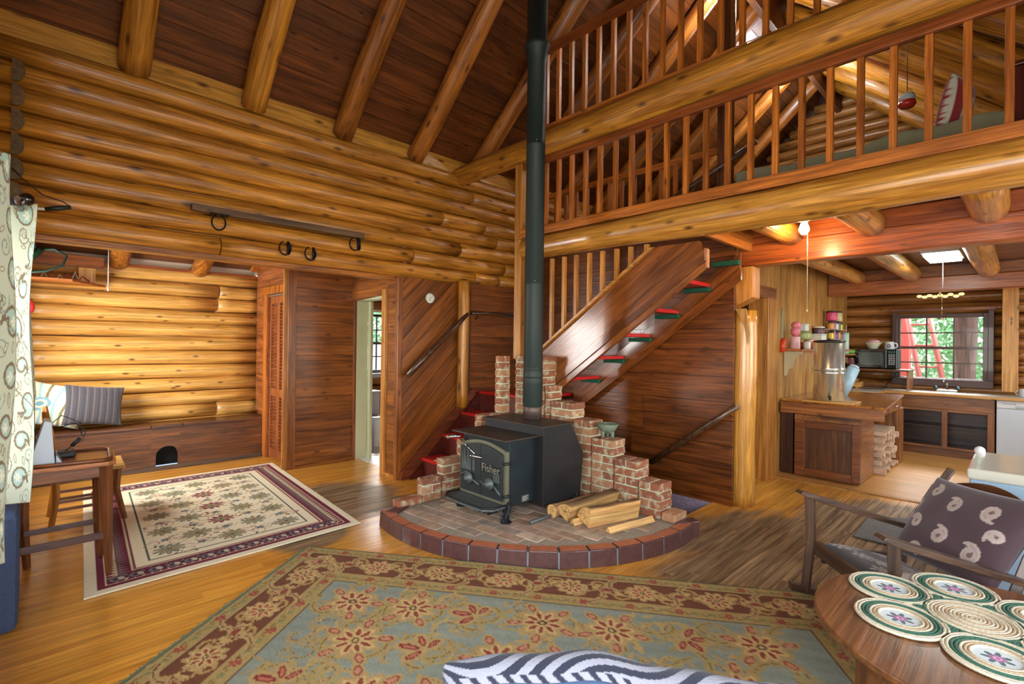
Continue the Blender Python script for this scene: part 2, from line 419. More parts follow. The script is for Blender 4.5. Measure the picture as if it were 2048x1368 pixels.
def pillow(name, cv_front, size, T, M, label, cat='pillow', back=(90, 90, 90), matn='pillow_cloth', group=None, wr=.0):
    """closed cushion: two bulging sides in one mesh"""
    nx, ny = cv_front.nx, cv_front.ny
    gu, gv = np.meshgrid(np.linspace(-1, 1, nx), np.linspace(-1, 1, ny))
    def side(sg):
        t = T*np.power(np.clip((1-gu**2)*(1-gv**2), 0, 1), .38)*sg
        pin = 1-.07*(1-np.abs(gv)**2)*np.abs(gu)**3; pin2 = 1-.07*(1-np.abs(gu)**2)*np.abs(gv)**3
        wrk = wr*np.sin(gu*7+gv*3)*np.sin(gv*5-gu*2)*(1-gu**2)*(1-gv**2)
        return np.stack([gu*size[0]/2*pin, gv*size[1]/2*pin2, t+wrk], -1).reshape(-1, 3)
    co = np.concatenate([side(1), side(-1)]); n = nx*ny; idx = np.arange(n).reshape(ny, nx)
    q1 = np.stack([idx[:-1, :-1], idx[:-1, 1:], idx[1:, 1:], idx[1:, :-1]], -1).reshape(-1, 4)
    q2 = q1[:, ::-1]+n; q = np.concatenate([q1, q2])
    me = bpy.data.meshes.new(name); me.from_pydata(co.tolist(), [], q.tolist())
    ca = me.color_attributes.new('pattern', 'FLOAT_COLOR', 'POINT'); c4 = np.ones((2*n, 4), np.float32)
    c4[:n, :3] = cv_front.a.reshape(-1, 3); c4[n:, :3] = srgb(*back)[:3]; ca.data.foreach_set('color', c4.ravel())
    me.polygons.foreach_set('use_smooth', [True]*len(q)); me.materials.append(cloth_mat(matn, .85, .2, .3, 180)); me.update()
    bm_ = bmesh.new(); bm_.from_mesh(me); bmesh.ops.remove_doubles(bm_, verts=bm_.verts, dist=1e-5); bm_.to_mesh(me); bm_.free()
    o = bpy.data.objects.new(name, me); link(o); o.matrix_world = M
    if label: tag(o, label, cat, group)
    return o
def frame_mat(origin, xdir, ydir):
    x = Vector(xdir).normalized(); y = Vector(ydir); y = (y-x*y.dot(x)).normalized(); z = x.cross(y)
    M = Matrix.Identity(4)
    for i in range(3): M[i][0] = x[i]; M[i][1] = y[i]; M[i][2] = z[i]; M[i][3] = origin[i]
    return M
def textmesh(name, body, size, M, mat, parent=None, ext=.002, align='CENTER'):
    cu = bpy.data.curves.new(name, 'FONT'); cu.body = body; cu.size = size; cu.extrude = ext; cu.align_x = align; cu.align_y = 'CENTER'
    tmp = bpy.data.objects.new(name+'_src', cu); link(tmp)
    dg = bpy.context.evaluated_depsgraph_get(); me = bpy.data.meshes.new_from_object(tmp.evaluated_get(dg)); col.objects.unlink(tmp); bpy.data.objects.remove(tmp)
    me.transform(M); me.materials.append(mat); o = bpy.data.objects.new(name, me); link(o)
    if parent is not None: setpar(o, parent)
    return o
# ================================================================== THE SHELL
S_L, ZR0, RIDGE = .88, 3.77, 2.2               # left roof pitch, plank height over the log wall, ridge line
ZRIDGE = ZR0+(4.73-RIDGE)*S_L
S_R = .86
def zroofL(y): return ZR0+(4.73-y)*S_L
def zroofR(y): return ZRIDGE-(RIDGE-y)*S_R

def clip_rect(poly, x0, x1, y0, y1):
    def cl(ps, f, ip):
        out = []
        for i in range(len(ps)):
            a, b = ps[i], ps[(i+1) % len(ps)]
            if f(a):
                out.append(a)
                if not f(b): out.append(ip(a, b))
            elif f(b): out.append(ip(a, b))
        return out
    def ix(v): return lambda a, b: (v, a[1]+(b[1]-a[1])*(v-a[0])/(b[0]-a[0]))
    def iy(v): return lambda a, b: (a[0]+(b[0]-a[0])*(v-a[1])/(b[1]-a[1]), v)
    for f, ip in ((lambda p: p[0] >= x0, ix(x0)), (lambda p: p[0] <= x1, ix(x1)), (lambda p: p[1] >= y0, iy(y0)), (lambda p: p[1] <= y1, iy(y1))):
        if not poly: return []
        poly = cl(poly, f, ip)
    return poly

def logs_x(b, x0, x1, yc, z0, n, sp, r=.11, holes=(), cuts=(), top_extra=0, lim=None):
    for i in range(n):
        z = z0+sp*(i+.5)
        iv = [(x0, x1)]
        for (xa, xb, za, zb) in holes:
            if za-.03 < z < zb+.03: iv = [p for (a, c) in iv for p in ((a, min(c, xa)), (max(a, xb), c)) if p[1]-p[0] > .05]
        for cx in (cuts[i] if i < len(cuts) else ()):
            iv = [p for (a, c) in iv for p in (((a, cx-.004), (cx+.004, c)) if a < cx < c else ((a, c),))]
        for (a, c) in iv:
            b.box(a+.01, c-.01, yc+.02, yc+.06, z-sp/2-.01, z+sp/2)
            b.log((a, yc, z), (c, yc, z), r, 12, max(4, int((c-a)*3)), .006, .05, sp*.505/r)
def logs_y(b, y0, y1, xc, z0, n, sp, r=.11, holes=(), lim=None, sgn=1):
    for i in range(n):
        z = z0+sp*(i+.5); iv = [(y0, y1)]
        if lim:
            iv = [lim(z)]
            if iv[0][1]-iv[0][0] < .1: continue
        for (xa, xb, za, zb) in holes:
            if za-.03 < z < zb+.03: iv = [p for (a, c) in iv for p in ((a, min(c, xa)), (max(a, xb), c)) if p[1]-p[0] > .05]
        for (a, c) in iv: b.box(xc+sgn*.02-.02, xc+sgn*.02+.02, a+.01, c-.01, z-sp/2-.01, z+sp/2); b.log((xc, a, z), (xc, c, z), r, 12, max(4, int((c-a)*3)), .006, .05, sp*.505/r)

# ---- floor: narrow boards along x, with the stairwell left open
b = B()
HOLE = (3.80, 4.757, 2.06, 3.72)
bw = .062
y = -1.7
while y < 7.35:
    y1_ = y+bw-.0026
    xs = [(-.3, 10.0)]
    if y > 4.98: xs = [(-.22, 3.04)]
    elif y > 2.06 and y < HOLE[3]: xs = [(-.3, HOLE[0]), (HOLE[1], 7.5)]
    elif y > 2.02: xs = [(-.3, 7.5)]
    elif y > -1.7: xs = [(-.3, 6.24-.07*(y-.6))]
    for (xa, xb) in xs:
        x = xa
        while x < xb-.01:
            x2 = min(xb, x+random.uniform(.9, 2.6))
            if xb-x2 < .3: x2 = xb
            b.box(x, x2-.0012, y, y1_, -.02, 0)
            x = x2
    y += bw
struct('floor', b, wood('floor_board', (232, 166, 68), (204, 130, 44), 'X', .30, .35, .18, .06, bump=.10, streak=.4, grain=1.1, crough=.22,
       wear=[(4.0, 1.0, 1.15), (5.2, .6, 1.0), (2.1, 4.5, .7), (3.3, 1.1, .8), (1.55, 3.85, .35)]))
b = B()   # sub floor with the stairwell opening
for (x0, x1, y0, y1) in ((-.3, 3.80, -1.7, 7.4), (4.72, 10, -1.7, 5.0), (3.80, 4.72, -1.7, 2.06), (3.80, 4.72, 3.72, 7.4), (4.72, 5.2, 5, 7.4)): b.box(x0, x1, y0, y1, -.30, -.021)
struct('floor', b, DARK())
b = B()
b.prism([(6.20, 2.05), (9.72, 2.05), (9.72, -1.7), (6.36, -1.7)], 0, .006, 'Z')
struct('floor', b, wood('kitchen_vinyl', (222, 164, 92), (204, 140, 70), 'Y', .35, .15, .05, 0, bump=.03, grain=.8, streak=.4))
b = B(); b.prism([(6.15, 2.04), (6.215, 2.04), (6.375, -1.7), (6.31, -1.7)], 0, .012, 'Z')
o = struct('trim_1', b, PALE('Y'), .003)
b = B(); b.box(3.04, 5.2, 4.98, 7.3, -.01, .004)
struct('floor', b, plain('white_lino', (226, 226, 224), .3, 0, .2, noise=.06, nscale=20))

# ---- main log wall over the wide opening (faces the camera)
b = B()
cuts = [(1.9-.75, 3.95, 4.35), (3.05, 4.45), (3.72, ), (4.3, ), (3.45, 4.1), (), (3.9, ), ()]
logs_x(b, -.2, 9.7, 4.818, 2.22, 8, .1655, .090, (), cuts)
for i in range(8):     # short offcuts where the cross wall logs pass through, dark end grain at the left
    z = 2.22+.1655*(i+.5)
struct('wall_main', b, LOG('X'))
b = B()
for i in range(7):
    z = 2.22+.1655*(i+.5); b.prism([(-.11, z-.074)]+[(-.095+.05*math.cos(a), z+.074*math.sin(a)) for a in np.linspace(-PI/2, PI/2, 9)]+[(-.11, z+.074)], 4.712, 4.724, 'Y')
struct('trim_2', b, wood('end_grain', (112, 82, 40), (84, 58, 26), 'Y', .6, .05, .1, 0))
b = B(); b.box(-.2, 9.7, 4.80, 4.86, 3.50, 3.80); struct('trim_3', b, wood('frieze_board', (204, 144, 60), (172, 112, 40), 'X', .4, .25, .1, .16))
b = B(); b.box(.0, 3.3, 4.80, 4.93, 2.185, 2.225); struct('trim_4', b, LOGD('X'))

# ---- alcove back wall
b = B()
AW = 7.25
cuts = [(1.75, ), (), (1.74, ), (), (), (), (), (), (), (), (1.74, ), (1.75, ), ()]
logs_x(b, -.2, 2.24, AW+.092, .35-.165*1, 13, .1685, .092, (), cuts)
struct('wall_alcove', b, wood('bright_log', (232, 176, 94), (198, 136, 60), 'X', .42, .25, .12, .11, bump=.5))
b = B(); b.box(-.2, 2.2, AW+.02, AW+.1, 2.30, 2.375); struct('trim_5', b, BEAM('X'), .004)
b = B(); b.box(-.2, 2.2, AW+.12, AW+.15, 2.36, 2.56); struct('trim_6', b, plain('white_frieze', (226, 214, 190), .5, 0, .1, noise=.06))
# alcove roof: planks rising toward the room
b = B()
sA = .36
def zA(y): return 2.50+(7.25-y)*sA
y = 7.5; 
while y > 4.95:
    ya = y-.14
    b.prism([(y, zA(y)), (ya+.004, zA(ya+.004)), (ya+.004, zA(ya+.004)+.03), (y, zA(y)+.03)], -.3, 5.2, 'X'); y = ya
struct('ceiling', b, wood('alcove_plank', (150, 84, 42), (108, 56, 26), 'X', .4, .3, .2, .1))
ladj = {.72: 'left', 1.53: 'middle', 2.34: 'right'}
for k, xx in enumerate((.72, 1.53, -.07)):
    b = B(); b.log((xx, 7.42, zA(7.42)-.1), (xx, 4.97, zA(4.97)-.1), .098, 16, 10, .006, .03)
    o = obj('alcove_rafter', b, LOGD('Y'))
    tag(o, ('round log rafter under the alcove roof, in the middle above the log wall', 'round log rafter under the alcove roof, nearest the louvered closet', 'round log rafter under the alcove roof, above the junk shelf by the curtain')[k], 'rafter', 'log rafters of the alcove roof')

# ---- closet side wall (x = 2.2) with header, louvred door set in it
b = B()
z = 2.2
b.box(2.2, 2.24, 5.99, 6.16, 0, 2.2)
b.box(2.2, 2.24, 6.78, 6.98, 0, 2.2)
b.box(2.2, 2.24, 6.98, 7.25, .56, 2.2)
b.box(2.2, 2.24, 5.99, 7.25, 2.204, 2.60)
b.prism([(5.99, 2.604), (7.25, 2.604), (7.25, 2.66), (5.99, 3.1)], 2.2, 2.24, 'X')
b.box(2.245, 2.26, 5.99, 7.40, 0, 3.0)
struct('wall_closet', b, wood('red_cedar', (170, 98, 54), (126, 66, 32), 'Y', .42, .2, .2, .1))
b = B(); b.box(2.17, 2.205, 6.05, 7.0, 2.09, 2.19); b.box(2.175, 2.2, 6.78, 6.90, 0, 2.09); b.box(2.175, 2.2, 6.10, 6.17, 0, 2.09)
struct('trim_7', b, RAIL('Z'), .003)
b = B(); b.prism([(7.24, 2.42), (7.30, 2.46), (6.6, 2.78), (6.55, 2.72)], 2.12, 2.2, 'X'); struct('trim_8', b, RAIL('Y'), .003)
# ---- plank wall facing the room (y = 5.96) 
b = B()
hs = [0.10, .17, .16, .2, .2, .24, .2, .2, .24, .2, .22, .3]
z = 0
for h in hs:
    b.box(2.24, 3.0, 5.955, 5.985, z+.002, z+h-.002); z += h
struct('wall_plank', b, PANEL('X'))
b = B(); b.box(2.24, 3.0, 5.986, 6.0, 0, 2.6); struct('wall_plank', b, DARK('X'))
b = B(); b.box(2.14, 2.235, 5.935, 5.99, 0, 2.6); struct('trim_9', b, PANEL('Z'), .003)
b = B(); b.box(2.10, 2.14, 5.96, 5.99, 0, 2.6); struct('trim_10', b, TRIM('Z'), .003)
b = B(); b.box(2.235, 2.97, 5.93, 5.954, 0, .035); struct('baseboard_plank', b, PANEL('X'), .003)
b = B(); b.box(2.95, 2.985, 5.925, 5.954, 0, 2.3); struct('trim_11', b, PANEL('Z'), .003)
# ---- bathroom partition (x = 3.0): doorway y 5.10..5.93
b = B()
z = 0
for k in range(12):
    h = .195; b.box(2.90, 2.93, 4.80, 5.02, z+.002, z+h-.002); z += h
struct('wall_partition', b, PANEL('Y'))
b = B(); b.box(2.93, 2.99, 4.78, 5.02, 0, 2.6); b.box(2.96, 3.02, 5.02, 5.97, 2.16, 2.9)
struct('wall_partition', b, PANEL('Y'))
b = B(); b.prism([(5.02, 2.06), (5.97, 2.01), (5.97, 2.20), (5.02, 2.24)], 2.93, 2.958, 'X'); struct('trim_12', b, PANEL('Y'), .003)
b = B(); b.box(2.865, 2.93, 5.02, 5.10, 0, 2.10); b.box(2.87, 2.899, 4.80, 5.02, 0, .04); struct('trim_13', b, TRIM('Z'), .003)
b = B(); b.box(2.985, 3.14, 5.925, 5.955, 0, 2.02); struct('door_1', b, CREAMP, .003)
b = B(); b.box(2.985, 3.14, 5.05, 5.925, 2.02, 2.05); b.box(3.142, 3.18, 5.86, 5.93, 0, 2.02); struct('trim_14', b, CREAMP, .003)
b = B(); b.box(2.86, 2.92, 4.735, 4.797, 0, 2.22); struct('trim_15', b, PANEL('Z'), .004)
# bathroom shell
b = B(); logs_x(b, 3.0, 5.1, 7.38, 0, 13, .2, .12, ((3.66, 4.44, 1.0, 1.95), )); struct('wall_bathroom', b, wood('bath_log', (214, 150, 84), (170, 100, 44), 'X', .45, .2, .12, .1))
b = B(); b.box(5.1, 5.14, 4.98, 7.3, 0, 2.7); b.box(3.0, 5.1, 4.97, 4.99, 0, 3.3); b.box(3.02, 3.05, 5.96, 7.3, 0, 2.9)
struct('wall_bathroom', b, PANEL('Y'))

# ---- diagonal boarded wall beside the lower stairs
b = B()
wd = .155
for k in range(-3, 18):
    c0 = -1.2+k*wd*1.35      # line z = (x-2.89)*1.0 + c0
    p = [(2.0, c0-.9+.0), (4.6, c0+1.7), (4.6, c0+1.7+wd*1.35-.008), (2.0, c0-.9+wd*1.35-.008)]
    q = clip_rect(p, 2.92, 3.80, .0, 2.22)
    if len(q) > 2: b.prism(q, 4.735, 4.755, 'Y')
o = struct('wall_diagonal', b, wood('diagonal_board', (154, 86, 32), (104, 52, 18), 'X', .38, .3, .22, .08)); regrain(o, (1, 0, 1))
b = B(); b.box(2.92, 3.80, 4.756, 4.78, 0, 2.22); b.box(3.76, 4.76, 4.77, 4.80, 0, 2.22); struct('wall_diagonal', b, DARK())
b = B(); z = .9
for h in (.16, .2, .13, .19, .17, .15, .2, .14): b.box(3.78, 4.70, 4.735, 4.765, z+.002, z+h-.003); z += h
struct('wall_stair', b, wood('stair_plank', (142, 76, 28), (98, 48, 16), 'X', .38, .3, .2, .12))
b = B(); b.log((3.70, 4.665, .74), (3.70, 4.665, 2.24), .07, 14, 10, .008, .06); struct('trim_16', b, LOG('Z'))
b = B(); b.box(3.79, 3.85, 4.70, 4.734, .9, 2.15); struct('trim_17', b, DARK('Z'))
# ---- plank wall behind the upper flight, down past the floor
b = B()
z = -.05; k = 0
for h in (.20, .19, .22, .24, .17, .24, .26, .2, .23, .2, .25, .26):
    x0 = random.uniform(2.7, 3.3)
    b.box(4.725, 4.755, 1.90, x0, z+.002, z+h-.003); b.box(4.725, 4.755, x0+.004, 4.72, z+.002, z+h-.003); z += h
bk_ = B(); bk_.box(4.756, 4.77, 1.90, 4.72, -.05, 2.55); struct('wall_stair_back', bk_, DARK('Y'))
struct('wall_stair_back', b, wood('dark_cedar', (132, 68, 26), (82, 38, 13), 'Y', .33, .45, .28, .16, crough=.15))
b = B(); b.box(4.708, 4.719, 2.06, 3.715, -1.4, -.004); struct('wall_basement', b, plain('speckled_wallpaper', (150, 136, 152), .9, 0, noise=.75, nscale=70))
b = B(); b.box(3.78, 3.80, 2.04, 3.75, -1.4, -.3); b.box(3.80, 4.735, 3.72, 3.75, -1.4, -.3); b.box(3.80, 4.735, 2.03, 2.055, -1.4, -.3)
struct('wall_basement', b, DARK('Z'))
b = B(); b.box(3.78, 4.76, 2.03, 3.75, -1.44, -1.4); struct('floor', b, plain('basement_concrete', (90, 84, 80), .9))

# ---- kitchen: vertical plank wall (y = 2.05), doorway beside the post
b = B()
x = 5.99
while x < 9.7:
    h = random.choice((.09, .11, .14, .12)); b.box(x+.0015, min(9.7, x+h)-.0015, 2.05, 2.07, 0, 2.6); x += h
x = 4.98
while x < 5.99:
    h = random.choice((.09, .11, .14)); b.box(x+.0015, min(5.99, x+h)-.0015, 2.05, 2.07, 2.18, 2.6); x += h
struct('wall_kitchen_side', b, wood('honey_plank', (206, 150, 78), (158, 106, 48), 'Z', .42, .2, .25, .08))
b = B(); b.box(4.95, 9.7, 2.072, 2.10, 2.2, 2.6); b.box(6.0, 9.7, 2.072, 2.1, 0, 2.2); struct('wall_kitchen_side', b, PANEL('X'))
b = B(); b.box(5.30, 6.24, 2.02, 2.049, 2.05, 2.18); struct('trim_18', b, PANEL('X'), .003)
b = B(); b.box(5.93, 6.23, 2.00, 2.049, 0, 2.05); b.box(5.935, 5.985, 2.05, 2.22, 0, 2.1); struct('trim_19', b, TRIM('Z'), .004)
# side room behind the doorway
b = B(); logs_x(b, 4.8, 8.6, 4.62, 0, 13, .2, .12, ((6.2, 7.2, 1.05, 2.0), )); struct('wall_side_room', b, wood('bath_log2', (206, 140, 76), (160, 96, 44), 'X', .45, .2, .12, .1))
b = B(); b.box(8.55, 8.6, 2.1, 4.6, 0, 2.6); struct('wall_side_room', b, PANEL('Y'))
# ---- kitchen window wall and gable (x = 9.7)
def glim(z):
    if z < 2.75: return (-1.7, 4.9)
    return (RIDGE-(ZRIDGE-z)/S_R+.05, RIDGE+(ZRIDGE-z)/S_L-.05)
b = B(); logs_y(b, -1.7, 4.9, 9.81, 0, 36, .168, .115, ((.36, 1.40, 1.0, 2.02), ), glim)
zq = 2.7; bk_ = B(); bk_.prism([(-1.9, zq), (4.95, zq), (4.95, zroofL(4.95)), (RIDGE, ZRIDGE), (-1.9, zroofR(-1.9))], 9.85, 9.9, 'X'); struct('wall_gable_backing', bk_, DARK('Y'))  # dark backing added behind the gable logs to seal out light leaks
bk_ = B(); bk_.prism([(-1.9, 3.25), (4.95, 3.25), (4.95, zroofL(4.95)), (RIDGE, ZRIDGE)]+([(-1.9, zroofR(-1.9))] if zroofR(-1.9) > 3.25 else [(RIDGE-(ZRIDGE-3.25)/S_R, 3.25)]), -.46, -.43, 'X'); struct('wall_gable_backing', bk_, DARK('Y'))  # same added light seal over the left wall, outside the logs
struct('wall_kitchen_window', b, wood('brown_log', (186, 124, 64), (132, 80, 36), 'Y', .4, .25, .16, .12))
b = B(); b.box(9.52, 9.66, .06, .22, .93, 2.6); struct('trim_20', b, wood('yellow_pine', (216, 150, 58), (184, 116, 36), 'Z', .4, .25, .05, .12), .004)
# ---- left wall (x = -0.2): logs along y with window openings; gable boards over it
WL = ((2.55, 3.55, .8, 2.08), (5.6, 6.6, .9, 2.0), (-1.3, 1.6, .8, 2.2))
def lim2(z): return (-1.7, 7.4) if z < 3.3 else (RIDGE-(ZRIDGE-z)/S_R+.05, min(4.9, RIDGE+(ZRIDGE-z)/S_L-.05))
b = B(); logs_y(b, -1.7, 7.4, -.34, 0, 36, .168, .12, WL, lim2, -1); struct('wall_left', b, LOG('Y'))
# ---- wall behind the camera (y = -1.7)
b = B()
for (x0, x1, z0, z1) in ((-.3, .2, 0, 3.2), (.2, 2.5, 0, .55), (.2, 2.5, 2.35, 3.2), (2.5, 3.8, 0, 3.2), (3.8, 5.4, 0, .8), (3.8, 5.4, 2.15, 3.2), (5.4, 7.6, 0, 3.2), (7.6, 9.0, 0, 1.0), (7.6, 9.0, 2.15, 3.2), (9.0, 9.8, 0, 3.2)):
    b.box(x0, x1, -1.76, -1.70, z0, z1)
struct('wall_right', b, PANEL('X'))
# ---- roof planks, both slopes
b = B(); c_ = 1/math.sqrt(1+S_L**2)
y = 5.0
while y > RIDGE+.01:
    ya = max(RIDGE, y-.142*c_*1.05); e = .006
    b.prism([(y, zroofL(y)), (ya+e, zroofL(ya+e)), (ya+e, zroofL(ya+e)+.03), (y, zroofL(y)+.03)], -.4, 9.9, 'X')
    b.prism([(ya+e+.001, zroofL(ya)+.0135), (ya, zroofL(ya)+.0135), (ya, zroofL(ya)+.03), (ya+e+.001, zroofL(ya)+.03)], -.4, 9.9, 'X'); y = ya
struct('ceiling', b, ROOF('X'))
b = B(); y = RIDGE
while y > -1.85:
    ya = y-.142*.8; e = .006
    b.prism([(y, zroofR(y)), (ya+e, zroofR(ya+e)), (ya+e, zroofR(ya+e)+.03), (y, zroofR(y)+.03)], -.4, 9.9, 'X')
    b.prism([(ya+e+.001, zroofR(ya)+.0135), (ya, zroofR(ya)+.0135), (ya, zroofR(ya)+.03), (ya+e+.001, zroofR(ya)+.03)], -.4, 9.9, 'X'); y = ya
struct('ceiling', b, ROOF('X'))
# ---- loft floor / kitchen ceiling: planks along y
b = B(); x = 3.86
while x < 9.7:
    h = .145; x2 = min(9.7, x+h)
    if x < 4.86: b.box(x, x2-.004, -1.7, 1.80, 2.60, 2.645)
    else: b.box(x, x2-.004, -1.7, 4.72, 2.60, 2.645)
    x = x2
struct('ceiling', b, wood('kitchen_ceiling', (130, 76, 36), (88, 48, 20), 'Y', .4, .3, .15, .08))
# ================================================================== WINDOWS
def window(n, plane, c, a0, a1, z0, z1, cols, rows, matf, t=.05, fw_=.06, mid=None, depth=.03):
    """frame and panes; plane 'X' -> glass at x=c spanning y a0..a1; plane 'Y' -> glass at y=c spanning x"""
    b = B()
    def bx(u0, u1, w0, w1, d0=0, d1=0):
        if plane == 'X': b.box(c-t/2-d0, c+t/2+d1, u0, u1, w0, w1)
        else: b.box(u0, u1, c-t/2-d0, c+t/2+d1, w0, w1)
    bx(a0, a0+fw_, z0, z1); bx(a1-fw_, a1, z0, z1); bx(a0+fw_, a1-fw_, z0, z0+fw_*1.3); bx(a0+fw_, a1-fw_, z1-fw_, z1)
    fr = struct('window_%d' % n, b, matf, .004)
    g = B(); ia, ib, iz, jz = a0+fw_, a1-fw_, z0+fw_*1.3, z1-fw_
    if plane == 'X': g.box(c-.002, c+.002, ia, ib, iz, jz)
    else: g.box(ia, ib, c-.002, c+.002, iz, jz)
    obj('pane', g, GLASS, fr)
    mu = B(); q = .009
    for i in range(1, cols):
        u = ia+(ib-ia)*i/cols
        if plane == 'X': mu.box(c-.012, c+.012, u-q, u+q, iz, jz)
        else: mu.box(u-q, u+q, c-.012, c+.012, iz, jz)
    for i in range(1, rows):
        u = iz+(jz-iz)*i/rows; qq = .02 if (mid is not None and i == mid) else q
        if plane == 'X': mu.box(c-.013, c+.013, ia, ib, u-qq, u+qq)
        else: mu.box(ia, ib, c-.013, c+.013, u-qq, u+qq)
    obj('muntin', mu, matf, fr)
    return fr
window(1, 'X', 9.72, .36, 1.40, 1.0, 2.02, 3, 4, BWIN, .10, .055, 2)
b = B(); b.box(9.60, 9.68, .30, 1.44, .955, 1.06); b.box(9.62, 9.68, .30, .36, 1.06, 2.06); b.box(9.62, 9.68, 1.38, 1.44, 1.06, 2.06); struct('trim_21', b, BWIN, .004)
b = B(); b.box(9.61, 9.68, .28, 1.46, 2.06, 2.11); struct('trim_22', b, PANEL('Y'), .004)
window(2, 'Y', 7.36, 3.66, 4.44, 1.0, 1.95, 4, 4, plain('grey_window_paint', (110, 104, 112), .5), .10, .04, 2)
b = B(); b.box(3.6, 4.5, 7.22, 7.28, .93, 1.0); struct('trim_23', b, plain('white_sill', (226, 226, 222), .4), .004)
window(3, 'X', -.33, 2.55, 3.55, .8, 2.08, 2, 2, BWIN, .10, .05)
window(4, 'X', -.33, 5.6, 6.6, .9, 2.0, 2, 2, BWIN, .10, .05)
window(5, 'Y', -1.73, .2, 2.5, .55, 2.35, 3, 2, BWIN, .10, .05)
window(6, 'Y', -1.73, 3.8, 5.4, .8, 2.15, 2, 2, BWIN, .10, .05)
window(7, 'Y', -1.73, 7.6, 9.0, 1.0, 2.15, 2, 2, BWIN, .10, .05)
window(8, 'X', -.33, -1.3, 1.6, .8, 2.2, 3, 2, BWIN, .10, .05)
window(9, 'Y', 4.62, 6.2, 7.2, 1.05, 2.0, 2, 2, plain('grey_window_paint', (110, 104, 112), .5), .10, .05)
# outside: ground, tree trunk, red post, leaning ladder, foliage
b = B(); b.box(-14, 30, -14, 30, -.75, -.7); struct('ground', b, plain('outdoor_ground', (134, 140, 96), .95, nscale=2, noise=.4))
def pjx(x): return x
b = B(); b.log((11.9, .76, -.7), (11.9, .72, 5.2), .155, 18, 12, .01, .08)
tag(obj('tree_trunk', b, wood('bark', (120, 92, 84), (66, 50, 48), 'Z', .9, 0, .1, 0, bump=1.0)), 'rough dark tree trunk outside the kitchen window', 'tree')
b = B(); b.box(12.7, 12.95, 1.62, 2.0, -.7, 4)
tag(obj('porch_post', b, plain('barn_red', (206, 84, 76), .7), None, .01), 'wide red painted post outside the kitchen window, behind the ladder', 'post')
t = thing('ladder', 'red wooden ladder leaning outside the kitchen window', 'ladder', (11.6, 1.1, -.7))
for s_ in (0, 1):
    b = B(); y0 = 1.00-.32*s_; b.tube([(11.5, y0+.05, -.7), (12.1, y0+.75, 3.2)], .045, 4); obj('side_rail', b, plain('faded_red', (206, 116, 108), .7), t)
for k in range(9):
    q = .08+k*.1; b = B(); b.cyl((11.5+.6*q, 1.05+.7*q, -.7+3.9*q), (11.5+.6*q, .73+.7*q, -.7+3.9*q), .02, None, 8); obj('rung', b, plain('faded_red', (206, 116, 108), .7), t)
t = thing('shed', 'pale timber shed wall with a white board, outside the kitchen window', 'shed', (14, 3.2, -.7))
b = B(); b.box(14, 14.3, 2.1, 4.6, -.7, 3.4); obj('wall', b, PALE('Y'), t)
b = B(); b.box(13.9, 13.99, 2.15, 2.6, -.7, 3.4); obj('corner_board', b, WHITE, t)
leaf = plain('leaves', (150, 206, 140), .8, nscale=4, noise=.5)
def bush(name, cx, cy, cz, rx, ry, rz, n, sz, label, cat='tree'):
    b = B()
    for i in range(n):
        while True:
            p = Vector((random.uniform(-1, 1), random.uniform(-1, 1), random.uniform(-1, 1)))
            if .35 < p.length < 1: break
        c = Vector((cx+p.x*rx, cy+p.y*ry, cz+p.z*rz)); a = Vector((random.gauss(0, 1), random.gauss(0, 1), random.gauss(0, 1))).normalized(); d = a.orthogonal().normalized(); q = sz*random.uniform(.6, 1.3)
        b.add([c-a*q, c+d*q*.45, c+a*q, c-d*q*.45], [(0, 1, 2, 3)])
    o = obj(name, b, leaf); tag(o, label, cat); return o
bush('leafy_tree', 17, -.3, 2.2, 1.2, 3.2, 3.2, 9000, .11, 'bright green leafy tree seen through the kitchen window')
bush('leafy_tree', 8.0, 15, 2.4, 4.5, 1.4, 3.2, 8000, .13, 'leafy green tree seen through the bathroom window')
b = B(); b.box(3, 14, 11.4, 11.5, -.7, 1.5); tag(obj('snowy_fence', b, plain('white_fence', (228, 232, 226), .8)), 'pale board fence outside the bathroom window', 'fence'); bpy.data.objects['snowy_fence'].name = 'board_fence'

# ================================================================== BIG TIMBERS
names_l = ['at the far left above the log wall', 'second from the left above the log wall', 'third from the left above the log wall', 'fourth from the left above the log wall, its foot above the stair landing', 'ending behind the top loft log']
nrm = Vector((0, S_L, 1)).normalized()
for k in range(11):
    xx = (.55, 1.40, 2.23, 3.08, 3.93, 4.77, 5.61, 6.45, 7.29, 8.13, 8.97)[k]
    r = .10
    o1 = Vector((xx, 4.86, zroofL(4.86)))-nrm*(r+.005); o2 = Vector((xx, RIDGE+.15, zroofL(RIDGE+.15)))-nrm*(r+.005)
    b = B(); b.log(o1, o2, r, 16, 22, .012, .07)
    o = regrain(obj('log_rafter', b, (LOGD if k > 1 else LOG)('X')), o2-o1)
    d_ = ('leftmost log rafter above the log wall, cracked along its length', 'second log rafter from the left above the log wall', 'third log rafter from the left above the log wall', 'fourth log rafter from the left, straight above the thermometer wall', 'log rafter whose foot meets the upper loft log at the log wall')
    if k < 5: tag(o, d_[k], 'rafter', 'main roof rafters')
    else: tag(o, 'log rafter of the loft roof slope, %s from the stove pipe going back' % ('first', 'second', 'third', 'fourth', 'fifth', 'sixth')[k-5], 'rafter', 'loft rafters on the left slope')
    tw = .0
nrR = Vector((0, -S_R, 1)).normalized()
